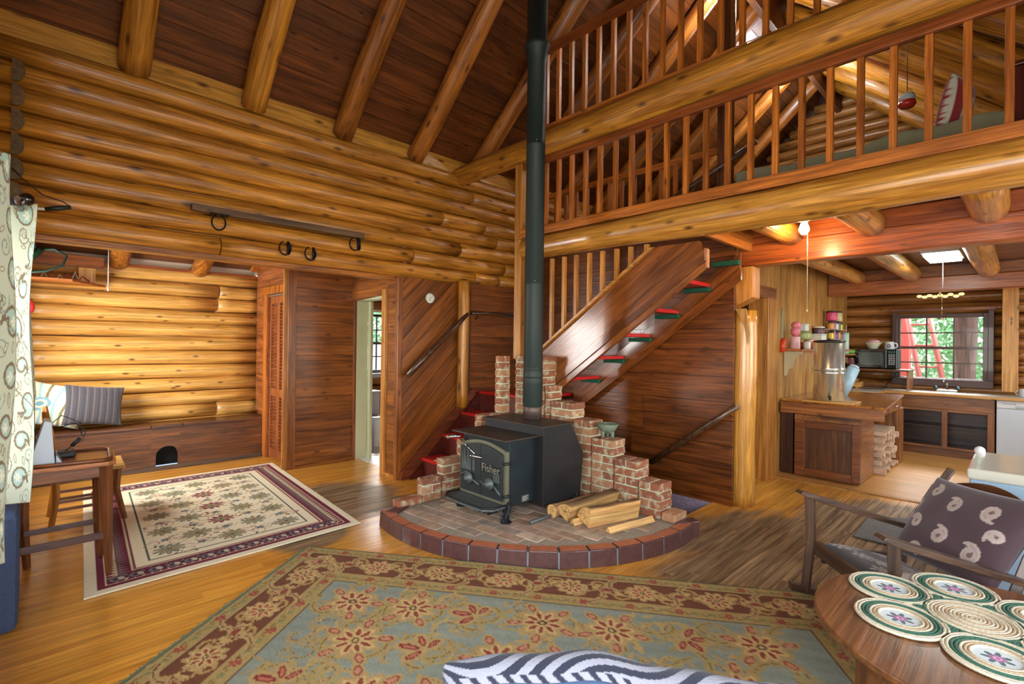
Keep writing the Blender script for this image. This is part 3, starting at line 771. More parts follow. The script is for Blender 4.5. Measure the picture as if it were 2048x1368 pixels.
for k in range(10):
    xx = (1.3, 2.2, 3.1, 4.45, 5.3, 6.1, 6.95, 7.8, 8.6, 9.3)[k]
    r = .12
    o1 = Vector((xx, -1.68, zroofR(-1.68)))-nrR*(r+.005); o2 = Vector((xx, RIDGE-.15, zroofR(RIDGE-.15)))-nrR*(r+.005)
    b = B(); b.log(o1, o2, r, 16, 18, .012, .07)
    o = regrain(obj('log_rafter', b, LOG('X')), o2-o1)
    tag(o, 'log rafter of the right roof slope, %s counting back from the camera' % ('first', 'second', 'third', 'fourth', 'fifth', 'sixth', 'seventh', 'eighth', 'ninth', 'tenth')[k], 'rafter', 'rafters on the right slope')
b = B(); b.box(-.3, 9.7, RIDGE-.035, RIDGE+.035, ZRIDGE-.55, ZRIDGE-.06)
tag(obj('ridge_beam', b, wood('ridge_board', (150, 96, 62), (110, 62, 36), 'X', .5, .1, .1, .08), None, .006), 'deep ridge board running under the roof peak above the loft', 'beam')
# loft logs
b = B(); b.log((3.72, 4.9, 3.51), (3.72, -.40, 3.55), (.112, .15), 24, 30, .012, .05)
tag(obj('loft_log', b, LOG('Y')), 'upper loft log carrying the top railing, from the log wall across the room', 'log beam')
b = B(); b.log((3.74, 3.66, 2.488), (3.74, -1.7, 2.498), (.115, .145), 24, 30, .010, .05)
tag(obj('loft_log', b, wood('golden_log_bright', (214, 150, 66), (170, 104, 34), 'Y', .30, .5, .1, .14, crough=.18)), 'lower loft log at the floor edge, carrying the lower railing', 'log beam')
# support post by the pipe
b = B(); b.box(3.68, 3.78, 3.68, 3.78, 1.34, 2.60)
b.box(3.68, 3.78, 3.68, 3.78, 2.602, 3.395)
tag(obj('corner_post', b, TRIM('Z'), None, .005), 'square wooden post standing on the brick column behind the stove pipe', 'post')
# log post at the stair foot
t = thing('log_post', 'knotty log post with notched top beside the under-stair wall', 'post', (4.89, 1.87, 0))
b = B()
b.log((4.89, 1.88, 0), (4.89, 1.86, 1.84), (.118, .108), 20, 16, .008, .07)
obj('trunk', b, wood('post_log', (210, 148, 62), (160, 98, 32), 'Z', .3, .5, .1, .2, crough=.2), t)
b = B(); b.prism([(1.76, 1.96), (1.97, 1.86), (2.0, 1.9), (2.0, 2.25), (1.76, 2.25)], 4.80, 4.99, 'X'); obj('squared_top', b, TRIM('Z'), t, .006)
b = B(); b.prism([(1.775, 1.52), (1.765, 1.62), (1.80, 1.855), (1.90, 1.855), (1.82, 1.70)], 4.757, 4.774, 'X'); obj('brace', b, PALE('Z'), t, .004)
b = B(); b.ell((4.785, 1.945, 1.50), .012, .03, .10); obj('knot', b, plain('bark_knot', (40, 26, 16), .8, bump=.8), t)
# kitchen beams
b = B(); b.box(4.80, 4.98, -1.7, 1.90, 2.255, 2.45)
tag(obj('square_beam', b, BEAM('Y'), None, .012), 'red stained square beam from the log post across the kitchen ceiling', 'beam')
b = B(); b.box(4.82, 4.90, -1.7, 1.90, 2.452, 2.598)
tag(obj('filler_board', b, BEAM('Y'), None, .004), 'red brown board standing on top of the nearer kitchen beam', 'board')
b = B(); b.box(8.50, 8.66, -1.7, 2.045, 2.255, 2.45)
tag(obj('square_beam', b, wood('orange_beam', (190, 104, 44), (146, 66, 22), 'Y', .35, .4, .1, .08), None, .012), 'orange square beam further back in the kitchen, with hanging lamp', 'beam')
b = B(); b.box(8.52, 8.58, -1.7, 2.045, 2.452, 2.598)
tag(obj('filler_board', b, PANEL('Y'), None, .004), 'dark board standing on top of the farther kitchen beam', 'board')
jl = ['nearest the log post', 'in the middle, beside the hanging bulb', 'nearest the right edge']
for k, (ya, yb, rr) in enumerate(((1.43, 1.66, .10), (.86, 1.06, .11), (.18, .32, .115), (-.62, -.55, .11))):
    b = B(); b.log((3.84, ya, 2.49), (4.795, ya, 2.49), (rr, rr*.95), 18, 5, .0, .03)
    tag(obj('ceiling_log', b, LOG('X')), 'short log joist ending on the near red beam, %s' % (jl+['out at the right'])[k], 'joist', 'log joists before the red beam')
    b = B(); b.log((4.985, yb, 2.50), (8.495, yb, 2.50), (rr*.95, rr*.95), 18, 10, .0, .03)
    tag(obj('ceiling_log', b, LOG('X')), 'long log joist between the two kitchen beams, %s' % ('nearest the plank wall', 'left of the square ceiling light', 'right of the square ceiling light', 'out at the right')[k], 'joist', 'log joists between the beams')
    b = B(); b.log((8.665, yb*1.0+.02, 2.50), (9.69, yb+.02, 2.50), (rr*.95, rr*.95), 18, 4, .0, .03)
    tag(obj('ceiling_log', b, LOG('X')), 'log joist stub over the kitchen window counter, %s' % ('nearest the plank wall', 'left of the hanging lamp', 'right of the hanging lamp', 'out at the right')[k], 'joist', 'log joists behind the far beam')
# header board of the stair opening
b = B(); b.box(3.86, 4.86, 1.77, 1.81, 2.385, 2.598)
tag(obj('stair_header', b, wood('header_board', (206, 124, 50), (166, 84, 28), 'X', .4, .25, .05, .06), None, .004), 'orange header board at the top of the upper stairs, under the loft log', 'board')

# ================================================================== RAILINGS
def baluster(b, x, y, z0, z1, s=.019): b.box(x-s, x+s, y-s, y+s, z0, z1)
t = thing('loft_railing', 'lower loft railing of square balusters standing on the lower loft log', 'railing', (3.72, 3.4, 2.62))
b = B(); b.box(3.66, 3.79, -1.7, 3.66, 2.618, 2.645); b.box(3.645, 3.664, -1.7, 3.66, 2.60, 2.672); b.box(3.665, 3.79, -1.7, 3.66, 2.647, 2.69)
obj('bottom_board', b, RAIL('Y'), t, .003)
b = B(); b.box(3.675, 3.705, -1.7, 3.66, 3.315, 3.385); b.box(3.707, 3.79, -1.7, 3.66, 3.345, 3.372); obj('top_board', b, wood('rail_rust', (150, 76, 32), (112, 50, 18), 'Y', .4, .2, .1, .05), t, .003)
for k in range(31):
    y = 3.375-.1655*k
    if y < -1.6: break
    b = B(); baluster(b, 3.727, y, 2.69, 3.343); obj('baluster', b, RAIL('Z'), t, .002)
t = thing('loft_railing', 'top railing of square balusters standing on the upper loft log', 'railing', (3.72, 3.4, 3.62))
b = B(); b.box(3.685, 3.765, -.2, 3.60, 3.672, 3.70); obj('bottom_board', b, RAIL('Y'), t, .003)
b = B(); b.box(3.675, 3.70, .75, 3.50, 4.40, 4.475); b.box(3.68, 3.78, .75, 3.50, 4.476, 4.50); obj('handrail', b, wood('rail_rust', (150, 76, 32), (112, 50, 18), 'Y', .4, .2, .1, .05), t, .003)
for k in range(31):
    y = 3.38-.1605*k
    if y < .78: break
    b = B(); baluster(b, 3.721, y, 3.70, 4.44); obj('baluster', b, RAIL('Z'), t, .002)
b = B(); b.box(3.69, 3.75, 3.52, 3.58, 3.66, 4.46); obj('end_post', b, RAIL('Z'), t, .003)
t = thing('stairwell_railing', 'railing along the far side of the stairwell in the loft, seen behind the first', 'railing', (4.85, 3, 2.65))
b = B(); b.box(4.80, 4.90, 2.11, 4.6, 2.65, 2.70); obj('bottom_board', b, RAIL('Y'), t, .003)
b = B(); b.box(4.83, 4.88, 2.11, 4.6, 3.40, 3.46); obj('handrail', b, RAIL('Y'), t, .003)
for k in range(16):
    b = B(); baluster(b, 4.855, 4.55-.165*k, 2.70, 3.40); obj('baluster', b, RAIL('Z'), t, .002)
b = B(); b.box(4.78, 4.90, 1.98, 2.10, 2.65, ZRIDGE-.75); tag(obj('loft_post', b, wood('dark_post', (110, 60, 30), (70, 34, 14), 'Z', .5, .1, .1, .1), None, .006), 'tall dark square post rising from the loft floor to the roof', 'post')
b = B(); pts = [(4.70, 2.56, 2.98), (4.71, 2.2, 3.14), (4.70, 1.7, 3.36)]; b.tube(pts, [.026, .03, .024], 10)
tag(obj('branch_handrail', b, wood('bark_rail', (96, 62, 38), (50, 28, 16), 'Y', .5, .3, .1, .2)), 'dark branch handrail slanting through the loft stairwell opening', 'handrail')

# ================================================================== STAIRS
t = thing('lower_stairs', 'lower flight with red painted treads between log wall and brick hearth', 'stairs', (3.3, 4.2, 0))
DRED = wood('oxblood_board', (112, 34, 22), (76, 20, 14), 'X', .4, .3, .1, 0)
b = B(); b.prism([(2.90, 0.0), (3.0, 0.0), (3.98, .905), (4.70, .905), (4.70, .945), (3.88, .945), (2.90, .085)], 4.69, 4.73, 'Y'); obj('skirt_board', b, wood('skirt_red', (128, 62, 34), (92, 36, 20), 'X', .4, .3, .1, 0), t, .003)
b = B(); b.prism([(3.0, 0), (3.98, .9), (4.7, .9), (4.7, 0)], 4.66, 4.688, 'Y'); obj('stringer', b, DRED, t)
for k in range(4):
    x0 = 3.14+.27*k-.01*(k == 0); z = .225+.231*k
    b = B(); b.box(x0, x0+.29 if k < 3 else 4.70, 3.80, 4.655, z-.032, z); obj('tread' if k < 3 else 'landing', b, RED, t, .004)
    b = B(); b.box(x0+.03, x0+.05, 3.80, 4.655, z-.231 if k else .0, z-.034); obj('riser', b, DRED, t)
b = B(); b.box(3.15, 3.19, 3.9, 4.45, .2255, .2275); obj('tread_strip', b, plain('cream_strip', (222, 196, 140), .6), t)
t = thing('upper_stairs', 'upper flight with wide dark stringers, red treads and green carpet cleats', 'stairs', (4.2, 3, .9))
ST = lambda: wood('stringer', (154, 84, 36), (98, 48, 18), 'X', .28, .5, .12, .08, crough=.14)
def zt(y): return 1.44+.70*(3.45-y)
def zb(y): return 1.017+.72*(3.27-y)
yt = 3.45-(2.335-1.44)/.70
b = B(); b.prism([(3.62, zb(3.62)+.1), (3.62, zt(3.62)), (yt, 2.335), (1.80, 2.335), (1.78, 2.27), (1.74, 2.27), (1.74, zb(1.74)), (3.35, zb(3.35))], 3.79, 3.83, 'X'); so = regrain(obj('stringer', b, ST(), None, .003), (0, -1, .7)); so.parent = t; so.matrix_parent_inverse = parents[t.name]
b = B(); b.prism([(3.30, 1.07), (1.745, 2.17), (1.745, 2.27), (3.30, 1.17)], 3.775, 3.789, 'X'); rg = regrain(obj('stringer_trim', b, ST(), None, .002), (0, -1, .7)); setpar(rg, t)
b = B(); b.prism([(3.54, zt(3.54)), (3.54, zt(3.54)+.035), (yt+.06, 2.33), (yt+.01, 2.33)], 3.755, 3.85, 'X'); obj('cap', b, TRIM('Y'), t, .003)
b = B(); b.box(3.80, 3.86, 1.745, 1.79, 2.12, 2.27); obj('end_block', b, TRIM('Z'), t, .003)
b = B(); b.prism([(3.75, zb(3.75)+.02), (3.75, zb(3.75)+.30), (1.82, zb(1.82)+.30), (1.82, zb(1.82)+.08)], 4.66, 4.70, 'X'); rg = regrain(obj('stringer', b, ST(), None, .003), (0, -1, .7)); setpar(rg, t)
b = B(); b.prism([(3.70, zb(3.70)-.0), (3.70, zb(3.70)+.09), (1.80, zb(1.80)+.14), (1.80, zb(1.80)+.03)], 4.63, 4.658, 'X'); rg = regrain(obj('stringer_trim', b, ST(), None, .002), (0, -1, .7)); setpar(rg, t)
zs = [1.15, 1.385, 1.62, 1.855, 2.10, 2.33]; ys = [3.36, 3.04, 2.72, 2.41, 2.10, 1.83]
for k in range(6):
    z = zs[k]; y = ys[k]
    if k < 5: b = B(); b.box(3.835, 4.655, y, y+.28, z-.036, z); obj('tread', b, RED, t, .004)
    b = B(); b.box(4.60, 4.657, y-.02, y+.24, z-.082, z-.04); obj('carpet_cleat', b, GREEN, t, .006)
    b = B(); b.box(3.835, 3.88, y-.02, y+.24, z-.082, z-.04); obj('carpet_cleat', b, GREEN, t, .006)
for y in (3.35, 3.19, 3.04, 2.88, 2.73, 2.575, 2.43, 2.27):
    b = B(); z0 = zt(y)+.04
    if y < 2.35: z1 = 2.37
    else: z1 = 2.37
    b.box(3.785, 3.82, y-.018, y+.018, z0, z1); obj('baluster', b, TRIM('Z'), t, .002)
b = B(); b.box(3.80, 4.72, 3.735, 3.765, -.02, .86); tag(obj('partition', b, DARK('X')), 'dark wooden panel closing the side of the stair landing', 'panel')
# branch handrails
def handrail(pts, rad, label, stubs):
    t = thing('branch_handrail', label, 'handrail', pts[0])
    b = B(); b.tube(pts, rad, 12); obj('branch', b, wood('bark_rail', (96, 62, 38), (50, 28, 16), 'X', .35, .5, .1, .25), t)
    for (p0, p1) in stubs: b = B(); b.cyl(p0, p1, .012); obj('bracket', b, BRASS, t)
    return t
handrail([(2.93, 4.63, 1.14), (3.15, 4.62, 1.35), (3.42, 4.62, 1.57), (3.72, 4.60, 1.85)], [.032, .034, .03, .026], 'dark branch handrail slanting up the diagonal boarded wall', [((3.03, 4.63, 1.22), (3.03, 4.73, 1.17))])
handrail([(3.80, 4.63, 1.86), (4.1, 4.63, 1.87), (4.55, 4.63, 1.865)], [.02, .022, .018], 'thin level branch handrail on the plank wall above the landing', [((3.95, 4.63, 1.86), (3.95, 4.73, 1.80))])
handrail([(4.63, 2.69, .29), (4.62, 2.3, .59), (4.63, 2.05, .78), (4.63, 1.82, .96)], [.028, .03, .032, .028], 'bark covered branch handrail slanting down the dark wall into the basement stairwell', [((4.63, 1.9, .9), (4.72, 1.9, .85)), ((4.63, 2.62, .34), (4.72, 2.62, .3))])
# ================================================================== HEARTH
BRICK = None
def brickmat():
    mt, t, p = new_mat('red_brick'); N = t.nodes.new; K = t.links.new
    geo = N('ShaderNodeNewGeometry'); tc = N('ShaderNodeTexCoord'); nz = N('ShaderNodeTexNoise'); nz.inputs['Scale'].default_value = 18; nz.inputs['Detail'].default_value = 6; K(tc.outputs['Object'], nz.inputs[0])
    r = N('ShaderNodeValToRGB'); K(geo.outputs['Random Per Island'], r.inputs[0]); e = r.color_ramp.elements
    e[0].color = srgb(144, 92, 64); e[1].color = srgb(166, 112, 80)
    for q, c in ((.3, (154, 92, 62)), (.6, (128, 78, 56)), (.8, (176, 128, 92))):
        x = e.new(q); x.color = srgb(*c)
    mx = N('ShaderNodeMix'); mx.data_type = 'RGBA'; mr = N('ShaderNodeMapRange'); mr.inputs[1].default_value = .5; mr.inputs[2].default_value = .72; K(nz.outputs['Fac'], mr.inputs[0]); K(mr.outputs[0], mx.inputs[0])
    K(r.outputs[0], mx.inputs[6]); mx.inputs[7].default_value = srgb(190, 186, 150); K(mx.outputs[2], p.inputs['Base Color'])
    b = N('ShaderNodeBump'); b.inputs['Strength'].default_value = .6; b.inputs['Distance'].default_value = .01; K(nz.outputs['Fac'], b.inputs['Height']); K(b.outputs[0], p.inputs['Normal']); p.inputs['Roughness'].default_value = .85
    return mt
BRICK = brickmat()
MORTAR = plain('lime_mortar', (196, 200, 168), .95, 0, noise=.25, nscale=40, bump=.8)
def wob_box(b, x0, x1, y0, y1, z0, z1, w_=.003):
    r = lambda: random.uniform(-w_, w_)
    vs = [(x+r(), y+r(), z+r()) for z in (z0, z1) for y in (y0, y1) for x in (x0, x1)]
    b.add(vs, [(0,2,3,1),(4,5,7,6),(0,1,5,4),(2,6,7,3),(0,4,6,2),(1,3,7,5)])
HZ = .12
CH = .0705
# profile along the wall: list of (start, end, top z)
def brickwall(name, axis, prof, w0, w1, label, corner=None):
    bk = B(); mo = B()
    for (a, c, zt_) in prof:
        n = max(1, int(round((zt_-HZ)/CH)))
        L_ = c-a
        for i in range(n):
            z0 = HZ+i*CH; z1 = z0+CH-.010
            nb = max(1, int(round(L_/.205)));
            # stretchers of two thicknesses, alternate joints
            edges = [a+L_*k/nb for k in range(nb+1)]
            if i % 2 and nb > 1: edges = [a]+[a+L_*(k+.5)/nb for k in range(nb)]+[c]
            if i % 2 and nb == 1 and L_ > .17: edges = [a, a+L_*.5, c]
            for e0, e1 in zip(edges[:-1], edges[1:]):
                if axis == 'X': wob_box(bk, e0+.006, e1-.006, w0, w1, z0, z1)
                else: wob_box(bk, w0, w1, e0+.006, e1-.006, z0, z1)
        top = HZ+n*CH-.014
        if axis == 'X': mo.box(a+.013, c-.013, w0+.007, w1-.007, HZ, top)
        else: mo.box(w0+.007, w1-.007, a+.013, c-.013, HZ, top)
    t = thing(name, label, 'brick wall', (prof[0][0], w0, HZ) if axis == 'X' else (w0, prof[0][0], HZ))
    obj('bricks', bk, BRICK, t, .006); obj('mortar', mo, MORTAR, t)
    return t
brickwall('brick_wall', 'X', [(2.20, 2.44, .195), (2.44, 2.645, .333), (2.645, 2.87, .478), (2.87, 3.09, .62), (3.09, 3.345, .80), (3.345, 3.475, 1.36)], 3.60, 3.70, 'stepped left brick wall of the hearth, rising to the tall column by the stairs')
brickwall('brick_wall', 'Y', [(3.255, 3.67, 1.36), (3.18, 3.253, 1.11), (2.90, 3.178, .975), (2.69, 2.898, .80), (2.45, 2.688, .655), (2.21, 2.448, .52), (2.0, 2.208, .375), (1.87, 1.998, .20)], 3.60, 3.79, 'stepped right brick wall of the hearth, going down towards the floor')
# platform
t = thing('hearth_platform', 'curved raised brick hearth under the black wood stove', 'hearth', (3.2, 2.8, 0))
CXh, CYh, RH = 3.55, 3.30, 1.53
def arc_a(x, y): return math.atan2(y-CYh, x-CXh)
a0 = math.radians(166); a1 = math.radians(276)
b = B(); pts = [(CXh+(RH-.11)*math.cos(a0+(a1-a0)*k/40), CYh+(RH-.11)*math.sin(a0+(a1-a0)*k/40)) for k in range(41)]
b.prism(pts+[(3.79, 1.86), (3.79, 3.70), (2.12, 3.70)], 0, HZ-.006, 'Z'); obj('base', b, plain('grey_mortar', (150, 140, 122), .9, nscale=30, noise=.3, bump=.4), t)
rim = B(); mo = B(); nb = 14
RIMM = None
for k in range(nb):
    q0 = a0+(a1-a0)*(k+.03)/nb; q1 = a0+(a1-a0)*(k+.97)/nb; vs = []
    for z in (0.0, HZ-.002):
        for (rr, qq) in ((RH-.10, q0), (RH, q0), (RH, (q0+q1)/2), (RH, q1), (RH-.10, q1), (RH-.10, (q0+q1)/2)):
            ro = rr-.008 if z > 0 and rr == RH else rr
            vs.append((CXh+ro*math.cos(qq), CYh+ro*math.sin(qq), z+random.uniform(-.002, .002)*(z > 0)))
    rim.add(vs, [(5, 4, 3, 2, 1, 0), (6, 7, 8, 9, 10, 11)]+[(i, (i+1) % 6, (i+1) % 6+6, i+6) for i in range(6)])
mo2 = B(); prof = []
vs = []
for k in range(57):
    q = a0+(a1-a0)*k/56
    for (rr, z) in ((RH-.1, 0), (RH-.010, 0), (RH-.014, HZ-.012), (RH-.1, HZ-.012)): vs.append((CXh+rr*math.cos(q), CYh+rr*math.sin(q), z))
fs = []
for k in range(56):
    for i in range(4): fs.append((k*4+i, k*4+(i+1) % 4, (k+1)*4+(i+1) % 4, (k+1)*4+i))
mo2.add(vs, fs)
obj('rim_bricks', rim, plain('purple_brick', (86, 54, 50), .5, 0, .25, noise=.5, nscale=22, bump=.4), t, .006)
tp = B()
for k in range(nb):
    q0 = a0+(a1-a0)*(k+.05)/nb; q1 = a0+(a1-a0)*(k+.95)/nb
    tp.prism([(CXh+r_*math.cos(q_), CYh+r_*math.sin(q_)) for (r_, q_) in ((RH-.095, q0), (RH-.016, q0), (RH-.016, (q0+q1)/2), (RH-.016, q1), (RH-.095, q1), (RH-.095, (q0+q1)/2))], HZ-.001, HZ+.0015, 'Z')
obj('rim_tops', tp, plain('orange_brick', (176, 104, 70), .6, 0, .1, noise=.35, nscale=30, bump=.3), t)  # thin orange layer over the tops of the darker rim bricks
obj('rim_mortar', mo2, plain('blue_grey_mortar', (128, 134, 138), .7, noise=.3, nscale=40, bump=.4), t)
tl = B(); cs, sn = math.cos(.12), math.sin(.12)
for i in range(-20, 30):
    for j in range(-14, 14):
        u0 = i*.101; v0 = j*.202+(.101 if i % 2 else 0)
        def P(u, v): return (2.9+u*cs-v*sn, 2.8+u*sn+v*cs)
        cx_, cy_ = P(u0+.05, v0+.1)
        pc = [P(u0+.003, v0+.003), P(u0+.098, v0+.003), P(u0+.098, v0+.199), P(u0+.003, v0+.199)]
        if all(math.hypot(x-CXh, y-CYh) < RH-.105 for x, y in pc) and all(2.1 < x < 3.60 and 1.8 < y < 3.60 for x, y in pc):
            tl.prism(pc, HZ-.006, HZ+.002+random.uniform(-.001, .001), 'Z')
mt, tt, p = new_mat('hearth_paver'); N = tt.nodes.new; K = tt.links.new
geo = N('ShaderNodeNewGeometry'); r = N('ShaderNodeValToRGB'); K(geo.outputs['Random Per Island'], r.inputs[0]); e = r.color_ramp.elements
e[0].color = srgb(156, 124, 94); e[1].color = srgb(200, 174, 138); x_ = e.new(.5); x_.color = srgb(174, 140, 108); x_ = e.new(.75); x_.color = srgb(148, 130, 112)
tc = N('ShaderNodeTexCoord'); nz = N('ShaderNodeTexNoise'); nz.inputs['Scale'].default_value = 14; nz.inputs['Detail'].default_value = 5; K(tc.outputs['Object'], nz.inputs[0])
mx = N('ShaderNodeMix'); mx.data_type = 'RGBA'; mx.blend_type = 'MULTIPLY'; mx.inputs[0].default_value = .8; K(r.outputs[0], mx.inputs[6]); K(nz.outputs['Fac'], mx.inputs[7])
hs = N('ShaderNodeHueSaturation'); hs.inputs['Value'].default_value = 1.7; hs.inputs['Saturation'].default_value = .8; K(mx.outputs[2], hs.inputs['Color']); K(hs.outputs[0], p.inputs['Base Color'])
p.inputs['Roughness'].default_value = .6; p.inputs['Coat Weight'].default_value = .15
obj('pavers', tl, mt, t, .002)
for (x, y, a) in ((2.20, 3.60, .5), (3.715, 1.855, 2.6)):
    b = B(); b.box(-.10, .10, -.05, .05, 0, HZ+.01, Matrix.Translation((x, y, 0)) @ Matrix.Rotation(a, 4, 'Z')); obj('corner_brick', b, plain('purple_brick', (122, 72, 62)), t, .006)

# ================================================================== STOVE
t = thing('wood_stove', 'black cast iron wood stove on the curved brick hearth', 'stove', (3.05, 3.03, HZ))
b = B(); b.box(2.66, 3.00, 2.76, 3.32, .235, .75); obj('firebox', b, plain('blue_black_iron', (40, 50, 54), .42, .5, noise=.5, nscale=5, bump=.15), t, .006)
b = B(); b.box(2.58, 3.02, 2.715, 3.38, .752, .765); obj('step_top', b, plain('brown_iron', (66, 58, 52), .5, .4, noise=.4, nscale=7, bump=.15), t, .003)
b = B(); b.prism([(2.95, .20), (3.43, .20), (3.47, .56), (3.30, .83), (2.95, .83)], 2.67, 3.37, 'Y'); obj('heat_shield', b, plain('sooty_iron', (40, 40, 40), .5, .4, noise=.4, nscale=8, bump=.1), t, .004)
b = B(); b.prism([(2.92, .832), (3.31, .832), (3.31, .842), (2.92, .842)], 2.65, 3.385, 'Y'); obj('shield_top', b, plain('brown_iron', (66, 58, 52)), t, .002)
# arched door surround and two doors
def arch(y0, y1, z0, z1, rise, n=16):
    pts = [(y0, z0)]
    pts2 = [(y0+(y1-y0)*k/n, z1+rise*math.sin(PI*k/n)) for k in range(n+1)]
    return [(y1, z0)] + [(y0, z0)] + pts2
def archp(y0, y1, z0, z1, rise, ya, yb, n=10):
    f = lambda y: z1+rise*math.sin(PI*max(0, min(1, (y-y0)/(y1-y0))))
    return [(ya, z0)]+[(ya+(yb-ya)*k/n, f(ya+(yb-ya)*k/n)) for k in range(n+1)]+[(yb, z0)]
fo_ = archp(2.755, 3.325, .255, .665, .055, 2.755, 3.325, 18)
b = B(); b.prism(fo_, 2.625, 2.659, 'X'); obj('door_surround', b, plain('olive_iron', (112, 112, 90), .5, .4, noise=.2, nscale=20, bump=.2), t, .004)
lab = ['door', 'door']
for (ya, yb) in ((2.785, 3.036), (3.040, 3.295)):
    d = B(); d.prism(archp(2.785, 3.295, .285, .645, .05, ya, yb), 2.607, 2.626, 'X'); do = obj('door', d, plain('door_iron', (52, 58, 58), .5, .5, noise=.25, nscale=14, bump=.25), t, .003)
    yc = (ya+yb)/2
    k = B(); MR = Matrix.Translation((2.60, yc, .40)) @ Matrix.Rotation(-PI/2, 4, 'Y')
    k.lathe([(.0, -.004), (.02, -.004), (.046, .0), (.05, .01), (.042, .022), (.026, .028), (.02, .045), (.0, .046)], (0, 0, 0), 20, True, MR); obj('draft_knob', k, IRONL, do)
    if yc > 3.03:   # relief of trees on the left door, bear on the ridge
        for (yy, hh) in ((3.26, .14), (3.235, .17), (3.215, .11), (3.19, .16), (3.165, .10), (3.12, .15)):
            q = B(); q.prism([(yy-.013, .46), (yy+.013, .46), (yy+.004, .46+hh), (yy-.004, .46+hh)], 2.602, 2.608, 'X'); obj('relief_tree', q, IRONL, do)
        q = B(); q.tube([(2.606, 3.29, .40), (2.604, 3.20, .44), (2.604, 3.12, .385), (2.606, 3.05, .36)], [.012, .010, .012, .008], 8); obj('relief_hill', q, IRONL, do)
    else:
        q = B(); q.tube([(2.606, 3.03, .40), (2.604, 2.95, .36), (2.604, 2.86, .38), (2.606, 2.80, .33)], [.010, .012, .010, .008], 8); obj('relief_hill', q, IRONL, do)
        for (yy, hh) in ((2.87, .10), (2.845, .13), (2.82, .09)):
            q = B(); q.prism([(yy-.012, .42), (yy+.012, .42), (yy+.003, .42+hh), (yy-.003, .42+hh)], 2.602, 2.608, 'X'); obj('relief_tree', q, IRONL, do)
        q = B(); q.prism([(2.80, .49), (3.0, .48), (3.0, .53), (2.80, .55)], 2.600, 2.608, 'X'); obj('name_plate', q, IRON, do, .002)
        M = frame_mat((2.598, 2.905, .515), (0, -1, 0), (0, 0, 1)); textmesh('lettering', 'Fisher', .088, M, plain('pewter', (150, 148, 132), .4, .6), do, .003)
def spring(b, p0, p1, r, turns, wr):
    p0 = Vector(p0); p1 = Vector(p1); d = (p1-p0); x = d.normalized().orthogonal().normalized(); y = d.normalized().cross(x)
    b.tube([p0+d*(i/(turns*10))+x*r*math.cos(i*2*PI/10)+y*r*math.sin(i*2*PI/10) for i in range(turns*10+1)], wr, 5)
b = B(); spring(b, (2.55, 3.08, .60), (2.60, 3.03, .585), .014, 6, .0035); b.cyl((2.54, 3.09, .60), (2.615, 3.01, .58), .008); obj('spring_handle', b, CHROME, t)
b = B(); spring(b, (2.56, 3.42, .70), (2.60, 3.34, .715), .015, 6, .0035); b.cyl((2.55, 3.43, .70), (2.62, 3.31, .715), .008); b.cyl((2.60, 3.32, .71), (2.60, 3.10, .60), .005); obj('spring_handle', b, CHROME, t)
b = B(); b.prism([(2.66, 2.76), (2.66, 3.33), (2.50, 3.33), (2.44, 3.27), (2.43, 3.05), (2.44, 2.82), (2.50, 2.76)], .235, .252, 'Z'); obj('ash_shelf', b, IRONL, t, .006)
b = B(); b.tube([(2.66, 3.33, .262), (2.50, 3.33, .262), (2.44, 3.27, .262), (2.43, 3.05, .262), (2.44, 2.82, .262), (2.50, 2.76, .262), (2.66, 2.76, .262)], .008, 8); obj('shelf_rim', b, IRON, t)
for (x, y) in ((2.655, 2.76), (2.66, 3.31), (3.40, 2.70), (3.40, 3.33)):
    b = B()
    b.tube([(x, y, .28), (x-.01, y-.01, .22), (x-.035, y-.012, .17), (x-.03, y, .135), (x-.045, y, .128)], [.024, .022, .016, .022, .012], 10)
    b.ell((x-.02, y, HZ+.011), .05, .042, .010, 14, 6)
    b.tube([(x+.015*math.cos(a)-.02, y+.045*math.cos(a), .195+.055*math.sin(a)) for a in [2*PI*k/20 for k in range(21)]], .007, 6)
    b.tube([(x-.06+.012*math.cos(a), y+.0, .16+.03*math.sin(a)) for a in [2*PI*k/12 for k in range(13)]], .006, 6)
    obj('leg', b, IRON, t)
b = B(); b.box(2.80, 2.88, 2.757, 2.7599, .25, .30); pl = obj('maker_plate', b, IRONL, t)
b = B()
for k in range(4): b.box(2.806, 2.874-.02*(k % 2), 2.7555, 2.7569, .288-.010*k, .291-.010*k)
obj('plate_print', b, plain('print_grey', (190, 190, 180), .5), pl)
for z in (.33, .58): b = B(); b.cyl((2.60, 2.757, z), (2.66, 2.735, z), .012); obj('hinge', b, IRON, t)
b = B(); b.tube([(2.62, 3.20, .20), (2.60, 3.05, .18), (2.62, 2.9, .2)], .008, 6)
for k in range(6): b.box(2.60, 2.70, 3.20-.055*k, 3.215-.055*k, .15, .23)
obj('grate', b, IRON, t)
b = B(); b.cyl((2.75, 2.62, .135), (3.2, 2.60, .15), .012); obj('damper_rod', b, IRONL, t)
